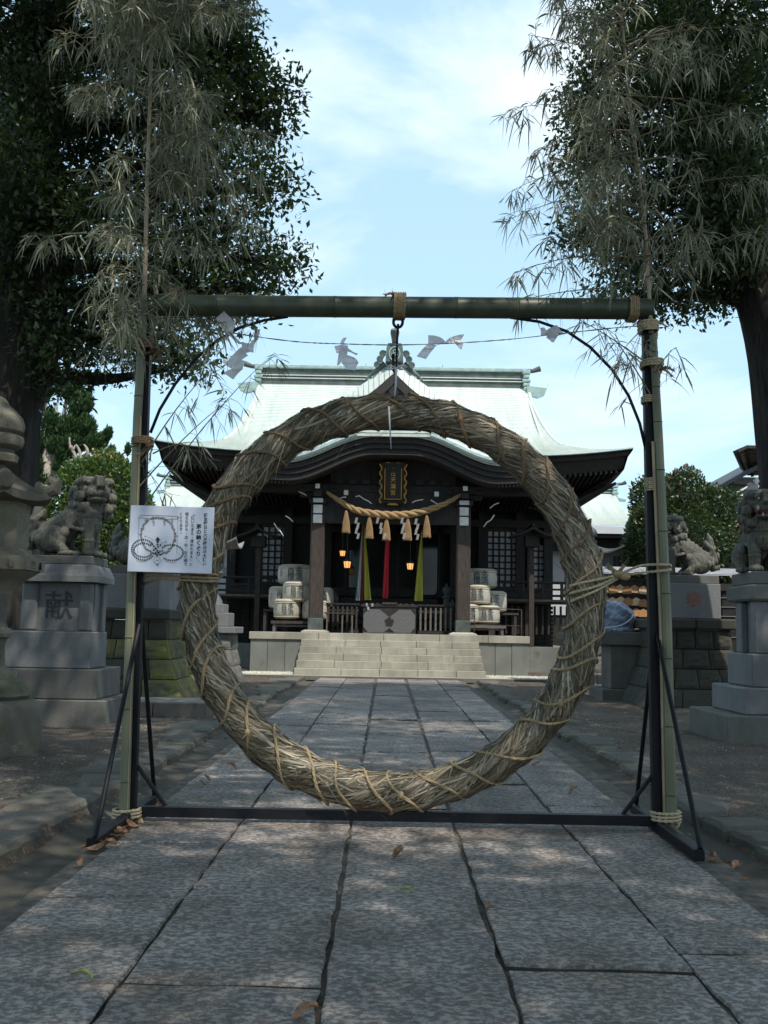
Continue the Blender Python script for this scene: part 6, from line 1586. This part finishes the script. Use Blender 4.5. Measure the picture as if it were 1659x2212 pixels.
def tree(name, label, base, trunk_pts, radii, clumps, density, size, seed, leafmat, cat='tree', limbs=True, group=None, barkm=None, **kw):
    t = thing(name, label, cat, base, 0, group)
    mb = MB(); pts_ = curve(trunk_pts, 5); rs_ = np.interp(np.linspace(0, 1, len(pts_)), np.linspace(0, 1, len(radii)), radii); n = 22; rr = random.Random(seed)
    vs0 = len(mb.v); mb.tube(pts_, list(rs_), n)
    for i in range(vs0, len(mb.v)):
        p = Vector(mb.v[i]); k = (i-vs0)//n
        if k < len(pts_): c = pts_[k]; d = p-c; a = math.atan2(d.y, d.x); d *= 1+.10*math.sin(a*5+seed)+.06*math.sin(a*9+p.z*2)+(.25*math.exp(-p.z*1.8)*(1+.6*math.sin(a*4)) if p.z < 2 else 0); mb.v[i] = tuple(c+d)
    under(mb.build('trunk', barkm or M['bark'], smooth=True), t)
    if limbs:
        tops = pts_[len(pts_)//4:]
        for c in clumps[::2]:
            lb = MB(); c_ = Vector(c[:3]); b = min(tops, key=lambda p: (p-c_).length+1.2*max(0, p.z-c_.z)); mid_ = b.lerp(c_, .5)+Vector((rr.uniform(-.2, .2), rr.uniform(-.2, .2), rr.uniform(-.1, .35)))
            L_ = curve([b, mid_, c_], 4); lb.tube(L_, [max(.02, .11*(1-.85*i/len(L_))) for i in range(len(L_))], 7)
            for k in range(5):
                e = c_ + Vector((rr.uniform(-1, 1)*c[3], rr.uniform(-1, 1)*c[4], rr.uniform(-.8, .8)*c[5]))*.8; lb.tube([L_[-3], L_[-3].lerp(e, .55)+Vector((0, 0, .08)), e], [.028, .018, .006], 5)
            under(lb.build('limb', barkm or M['bark'], smooth=True), t)
    v, f, a = leaf_cloud(clumps, density, size, seed, **kw)
    o = link('crown', np_mesh('crown', v, f, leafmat, a)); o['kind'] = 'stuff'; under(o, t)
    return t
def cl(lst, ry=None):
    out = []
    for (x, y, r, Y) in lst: c = at(x, y, Y); rr_ = r*Y/2230; out.append((*c, rr_, rr_*(ry or 1.0), rr_*.85))
    return out
random.seed(3)
LC = [(60, 60, 120, 14), (200, 30, 120, 14.5), (330, 40, 120, 13.5), (440, 60, 100, 14), (470, 150, 85, 14.5), (560, 190, 75, 14), (380, 170, 110, 13), (240, 170, 110, 15), (100, 210, 110, 13.5), (-20, 150, 120, 14),
      (590, 250, 52, 14), (520, 290, 75, 14.5), (400, 310, 100, 13.5), (270, 330, 110, 14.5), (130, 370, 110, 14), (0, 350, 110, 13), (590, 410, 55, 14), (490, 420, 85, 13.8), (360, 450, 100, 14.5), (230, 490, 110, 13.5), (90, 520, 110, 14.5), (-30, 520, 110, 13.6),
      (595, 560, 52, 14), (500, 560, 80, 14.5), (380, 590, 95, 13.8), (260, 640, 100, 14.3), (130, 680, 100, 14), (0, 690, 110, 14.5), (560, 625, 45, 14), (470, 660, 60, 14), (370, 730, 65, 13.6), (260, 745, 60, 14.4), (150, 760, 60, 13.8), (410, 775, 42, 13.6), (345, 800, 38, 14), (110, 830, 38, 14), (40, 800, 60, 14.5), (210, 790, 30, 14), (520, 130, 60, 14), (510, 20, 40, 14)]
LC = [c for c in LC if not (c[0] < -200)]
tree('broadleaf_tree', 'huge dark broadleaf tree filling the upper left with its shaded crown', (-4.45, 11.8, 0), [(-4.45, 11.8, -.1), (-4.45, 11.8, 1.5), (-4.5, 11.8, 3.3), (-4.25, 11.8, 4.8), (-4.45, 11.9, 6.8), (-4.3, 12, 9), (-4.2, 12, 10.5)], [.56, .43, .41, .38, .36, .28, .12],
     cl([(x, y, r, Y-2.4) for x, y, r, Y in LC], 1.3) + [(-5.5, 10, 9.6, 2.2, 1.6, 1.2), (-3.2, 9.6, 9.8, 1.8, 1.6, .9)], 1150, .088, 5, M['leaf_dark'])
RCl = [(1470, 180, 80, 13.0), (1520, 300, 85, 13.0), (1560, 400, 85, 13.0), (1590, 500, 70, 13.2), (1480, 80, 70, 13.2), (1610, 200, 80, 13.2), (1620, 560, 50, 13.4), (1640, 330, 70, 13.2), (1540, 520, 70, 13.3), (1500, 30, 110, 14), (1330, 40, 85, 14.5), (1400, 130, 95, 13.6), (1280, 160, 60, 14), (1560, 150, 100, 14.5), (1300, 270, 80, 14), (1430, 260, 100, 14.5), (1580, 290, 100, 14), (1650, 120, 90, 14), (1660, 420, 90, 14), (1270, 230, 50, 14), (1290, 370, 75, 14.4), (1410, 390, 90, 13.8), (1530, 430, 95, 14.5), (1280, 480, 60, 14), (1370, 520, 80, 14.4), (1480, 560, 85, 14), (1600, 560, 85, 14.6),
       (1330, 590, 55, 14), (1420, 640, 55, 14.2), (1500, 650, 45, 14), (1370, 650, 30, 14), (1560, 625, 50, 14.2), (1640, 600, 70, 14.5), (1250, 330, 38, 14), (1245, 520, 28, 14), (1640, 20, 100, 14.3)]
tree('broadleaf_tree', 'tall dark broadleaf tree at the right with a thick leaning trunk', (5.12, 12.7, 0), [(5.12, 12.7, -.1), (5.12, 12.7, 1.6), (5.12, 12.7, 3.1), (4.97, 12.7, 4.5), (4.6, 12.7, 5.9), (4.05, 12.7, 7.7), (3.75, 12.7, 9.6), (3.8, 12.6, 12)], [.62, .49, .45, .42, .40, .36, .30, .15],
     cl([(x, y, r, Y-1.2) for x, y, r, Y in RCl], 1.3) + [(4.4, 11, 11.2, 2.2, 2.2, 1.2), (2.0, 10.6, 11.4, 2.0, 2.2, .9), (-.3, 10.3, 11.6, 1.8, 2.0, .8)], 1100, .088, 6, M['leaf_dark'])
# trees beside and behind the viewer: they keep the path in shade
def big_tree(label, x, y, seed, cl_):
    tree('broadleaf_tree', label, (x, y, 0), [(x, y, -.1), (x, y, 2), (x*.97, y, 5), (x*.9, y, 9), (x*.85, y, 12)], [.6, .45, .4, .32, .12], cl_, 190, .17, seed, M['leaf_dark'])
big_tree('large tree standing right of the path beside the viewer', 6.2, 3.5, 21, [(5.5, 3, 9, 2.6, 2.8, 1.6), (3.6, 5, 10.6, 2.4, 2.6, 1.3), (6.8, 5.5, 9.4, 2.4, 2.6, 1.8), (2.6, 2.0, 10.2, 2.4, 2.4, 1.2), (6, .5, 10, 2.8, 2.6, 1.6), (8.2, 3, 9, 2.2, 2.6, 1.8), (4.6, 7.6, 11.4, 2.2, 2.2, 1.2), (5.5, 8.5, 9.6, 1.8, 2.0, 1.6), (1.0, 4.5, 11.2, 2.0, 2.0, 1.0), (2.8, 7.4, 12.4, 2.4, 2.4, 1.0)])
big_tree('large tree standing right behind the viewer', 5.8, -4.5, 22, [(5, -4.5, 9, 2.8, 2.8, 1.8), (2.8, -3, 9.6, 2.4, 2.6, 1.4), (3.0, -6.5, 9.2, 2.6, 2.6, 1.6), (7, -6, 9, 2.6, 2.6, 1.8), (1.0, -1.5, 9.6, 2.2, 2.2, 1.1), (4.6, -1.4, 9.6, 2.2, 2.0, 1.4), (0.2, -5, 9.2, 2.2, 2.4, 1.2)])
big_tree('large tree standing left of the path beside the viewer', -6.0, 3.0, 23, [(-5, 3, 9, 2.8, 2.8, 1.8), (-3, 1, 10, 2.4, 2.6, 1.4), (-6.8, 5.5, 9, 2.6, 2.6, 1.8), (-3.2, 5, 10.8, 2.4, 2.4, 1.2), (-7, 0, 9, 2.6, 2.6, 1.8), (-.8, 2.4, 10.8, 2, 2.2, 1.0), (-5.6, 8.5, 10, 2.4, 2.2, 1.6), (-2.0, 7.6, 12.4, 2.2, 2.2, 1.0)])
big_tree('large tree standing left behind the viewer', -5.8, -5.5, 24, [(-5, -5.5, 9, 2.8, 2.8, 1.8), (-2.5, -4, 9.6, 2.6, 2.6, 1.4), (-7, -7, 9, 2.6, 2.6, 1.8), (-2.4, -8, 9.6, 2.6, 2.6, 1.6)])

def blob_shrub(name, label, c, r, seed, mat, n, size, lumps=0.12, cat='shrub'):
    rn = np.random.default_rng(seed); d = unit(rn.standard_normal((n, 3))); k = np.array([1+lumps*noise.noise(Vector(p*1.7)+Vector((seed, 0, 0)))+.07*noise.noise(Vector(p*5)) for p in d]); P = d*(k*rn.uniform(.86, 1.02, n))[:, None]*np.array(r)+np.array(c)
    D = unit(d*.7+rn.standard_normal((n, 3))*.6); side = unit(np.cross(D, rn.standard_normal((n, 3)))); L = rn.uniform(.7, 1.3, n)*size; w = L*.5
    v = np.stack([P, P+D*(L*.45)[:, None]+side*(w/2)[:, None], P+D*L[:, None], P+D*(L*.45)[:, None]-side*(w/2)[:, None]], 1).reshape(-1, 3); f = np.arange(n)[:, None]*4+np.array([0, 1, 2, 3])
    a = np.clip(rn.normal(.5, .2, n) + .25*(d[:, 2] > .9)*(rn.random(n) < .5)*1.4, 0, 1)
    t = thing(name, label, cat, (c[0], c[1], 0)); o = link('foliage', np_mesh('foliage', v, f, mat, np.repeat(a, 4))); o['kind'] = 'stuff'; under(o, t)
    s_ = MB(); s_.tube([(c[0], c[1], 0), (c[0]+.05, c[1], c[2]*.6), (c[0], c[1], c[2])], [.12, .09, .05], 8)
    for k in range(14):
        a_ = k*2.4; s_.tube([(c[0], c[1], c[2]*.5), (c[0]+r[0]*.45*math.cos(a_), c[1]+r[1]*.45*math.sin(a_), c[2]+r[2]*.3*math.sin(k))], [.05, .015], 5)
    under(s_.build('stem', M['bark'], smooth=True), t)
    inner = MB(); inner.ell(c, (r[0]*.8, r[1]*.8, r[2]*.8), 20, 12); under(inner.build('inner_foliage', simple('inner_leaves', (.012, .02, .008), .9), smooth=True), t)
    return t
c = at(212, 1105, 18); blob_shrub('round_shrub', 'clipped round green shrub behind the left front lion', (c[0]-.05, 18.3, 2.55), (1.0, 1.0, 1.48), 31, M['leaf_shrub'], 26000, .075, .10)
c = at(1500, 1120, 19); blob_shrub('round_shrub', 'large rounded shrub with reddish tips behind the right lions', (5.55, 19.6, 2.55), (1.12, 1.1, 1.42), 32, M['leaf_shrub_dark'], 30000, .08, .34)
# conifers
def juniper(label, base, cl_, seed, trunk):
    rn = np.random.default_rng(seed); V_, F_, A_ = [], [], []; n0 = 0
    t = thing('juniper', label, 'conifer', base); tb = MB().tube(trunk, [.18, .13, .10, .03][:len(trunk)], 8)
    for (cx, cy, cz, rx, ry, rz_) in cl_:
        m = int(2600*(rx*rz_)/.16)+60; d = unit(rn.standard_normal((m, 3))); P = d*rn.uniform(.5, 1.0, m)[:, None]*np.array([rx, ry, rz_])+np.array([cx, cy, cz])
        D = unit(d*np.array([.6, .6, .3])+np.array([.35, 0, 1.0])+rn.standard_normal((m, 3))*.25); side = unit(np.cross(D, rn.standard_normal((m, 3)))); L = rn.uniform(.06, .15, m); w = L*.42
        v = np.stack([P, P+D*(L*.4)[:, None]+side*(w/2)[:, None], P+D*L[:, None], P+D*(L*.4)[:, None]-side*(w/2)[:, None]], 1).reshape(-1, 3); V_.append(v); F_.append(np.arange(m)[:, None]*4+np.array([0, 1, 2, 3])+n0); n0 += m*4
        A_.append(np.repeat(np.clip(rn.normal(.5, .2, m)+.3*d[:, 2], 0, 1), 4)); tb.tube([trunk[1], (cx, cy, cz)], [.05, .02], 5)
    o = link('crown', np_mesh('crown', np.concatenate(V_), np.concatenate(F_), M['leaf_juniper'], np.concatenate(A_))); o['kind'] = 'stuff'; under(o, t); under(tb.build('trunk', M['dead_wood'], smooth=True), t)
def jc(lst, Y, f=.55): return [(*at(x, y, Y), rx*.86*Y/2230, rx*Y/2230*.9, rz*.86*Y/2230) for x, y, rx, rz in lst]
juniper('dark twisted juniper rising between the left trunk and the round shrub', (-8.2, 24, 0), jc([(150, 822, 10, 26), (168, 842, 11, 26), (128, 838, 11, 28), (187, 872, 12, 28), (100, 826, 12, 26), (95, 850, 18, 32), (150, 845, 22, 34), (170, 880, 26, 40), (150, 925, 30, 36), (185, 925, 24, 32), (110, 920, 24, 40), (85, 960, 22, 34), (80, 1010, 22, 34), (205, 960, 26, 26), (120, 965, 26, 28), (232, 940, 9, 18), (222, 950, 12, 14), (160, 960, 34, 26), (95, 1050, 24, 30), (60, 900, 22, 40), (55, 980, 24, 40), (240, 975, 6, 10), (275, 975, 5, 16), (140, 985, 26, 22), (130, 1010, 20, 20)], 24), 41, [(-8.2, 24, 0), (-8.0, 24, 4), (-8.1, 24, 5.6)])
dwm = MB()
for L in ([(165, 1010), (163, 985), (152, 965), (150, 945)], [(175, 1000), (172, 975), (164, 960)], [(190, 990), (188, 970), (181, 960)], [(152, 965), (158, 972), (162, 962)], [(205, 985), (200, 968)]):
    P = [Vector(at(x, y, 22)) for x, y in L]; dwm.tube(curve(P, 3), [.05-.035*i/(len(P)*3-3) for i in range(len(P)*3-2)], 6)
tag(dwm.build('dead_branch', M['dead_wood'], smooth=True), 'bare pale cut branches sticking out above the left round shrub', 'branch')
# a dark hedge closes the yard at either side, low and far
for s, lab in ((-1, 'dark hedge behind the left lions beyond the round shrub'), (1, 'dark hedge at the far right behind the wire fence')):
    n = 16000; P = np.stack([s*(R.uniform(5.6 if s < 0 else 6.6, 13, n)), R.uniform(19.6, 21.5, n), R.random(n)**.7*(2.9 if s < 0 else 1.6)], 1); D = unit(R.standard_normal((n, 3))); sd = unit(np.cross(D, R.standard_normal((n, 3)))); L = R.uniform(.08, .16, n)[:, None]
    v = np.stack([P, P+D*L*.5+sd*L*.28, P+D*L, P+D*L*.5-sd*L*.28], 1).reshape(-1, 3); o = link('hedge', np_mesh('hedge', v, np.arange(n)[:, None]*4+np.array([0, 1, 2, 3]), M['leaf_dark'], np.repeat(R.random(n), 4))); tag(o, lab, 'hedge')

# fallen leaves
lm = []
for k in range(4):
    mb = MB(); s = .042; mb.grid(lambda u, v: ((u-.5)*s*(1-abs(v-.5)*1.4)*1.0, (v-.5)*s*2.0, .008+.022*abs(u-.5)*2*(1 if k % 2 else .6)+.012*math.sin(v*4+k)), 3, 4); lm.append(mb)
lmm = [mb.mesh('dead_leaf', M['leaf_fallen']) for mb in lm] + [lm[0].mesh('dead_leaf', M['leaf_yellow'])]
LF = [(193, 1832), (215, 1828), (228, 1822), (240, 1812), (252, 1806), (262, 1800), (275, 1792), (285, 1786), (292, 1778), (300, 1772), (212, 1836), (236, 1826), (258, 1812), (270, 1800), (170, 1865), (350, 1745), (346, 1756), (432, 1690), (445, 1686), (438, 1694), (1530, 1868), (1545, 1862), (1555, 1870), (1565, 1875), (1548, 1878), (1575, 1872), (1560, 1880), (1590, 1880), (1540, 1872), (1600, 1913), (1240, 1712), (1160, 1655), (1058, 1962), (1500, 1625), (660, 2198), (500, 1660), (860, 1850), (600, 1600), (1430, 1640), (150, 1720)]
for x, y in LF:
    dx, dy = x-829.5, 1106-y; p0 = Vector(at(x, y, 5)); d = p0-Vector((0, 0, 1)); t = -1/d.z; z = .004 if -1.33 < (d*t).x < 1.40 else -.045; t = (z-1)/d.z; p = Vector((0, 0, 1))+d*t
    o = link('fallen_leaf', rnd.choice(lmm[:4])); o.location = p; o.rotation_euler = (rnd.uniform(-.7, .7), rnd.uniform(-.7, .7), rnd.uniform(0, 6.3)); sc_ = rnd.uniform(.6, 1.15); o.scale = (sc_,)*3
    tag(o, 'dry brown fallen leaf lying on the stones or in the gutter', 'leaf', 'dry fallen leaves on the ground')
for (x, y), lab in (((175, 2115), 'pale yellow green fallen leaf on the paving at the lower left'), ((873, 1930), 'dull green fallen leaf on the middle column of paving stones')):
    d = Vector(at(x, y, 5))-Vector((0, 0, 1)); t = (.0-1)/d.z; o = link('fallen_leaf', lmm[4]); o.location = Vector((0, 0, 1))+d*t; o.rotation_euler = (.1, .1, 1.3); o.scale = (.8,)*3; tag(o, lab, 'leaf')

# small dry litter caught in the gutters and along the kerbs
def litter():
    n = 900; s_ = np.where(R.random(n) < .5, -1, 1); x = np.where(s_ < 0, -R.uniform(1.25, 2.9, n), R.uniform(1.4, 3.0, n)); y = 2.6 + 15*R.random(n)**1.3
    a = R.uniform(0, 2*PI, n); L = R.uniform(.006, .020, n); w = L*R.uniform(.3, .6, n); tilt = R.uniform(-.5, .5, n)
    z = np.where(np.abs(x) < 1.62, -.045, .02); c_, s2 = np.cos(a), np.sin(a); P = np.stack([x, y, z], 1); D = np.stack([c_, s2, tilt*.4], 1); Sd = np.stack([-s2, c_, tilt], 1)
    v = np.stack([P-D*L[:, None], P+Sd*w[:, None], P+D*L[:, None], P-Sd*w[:, None]], 1).reshape(-1, 3)
    g = N('leaf_litter'); m = g.fin(g.ramp(g.var(), [(0, (.07, .045, .03)), (.6, (.20, .12, .07)), (1, (.34, .27, .16))]), .8)
    tag(link('leaf_litter', np_mesh('leaf_litter', v, np.arange(n)[:, None]*4+np.array([0, 1, 2, 3]), m, np.repeat(R.random(n), 4))), 'tiny dry leaf scraps scattered along the gutters and kerbs', kind='stuff')
litter()
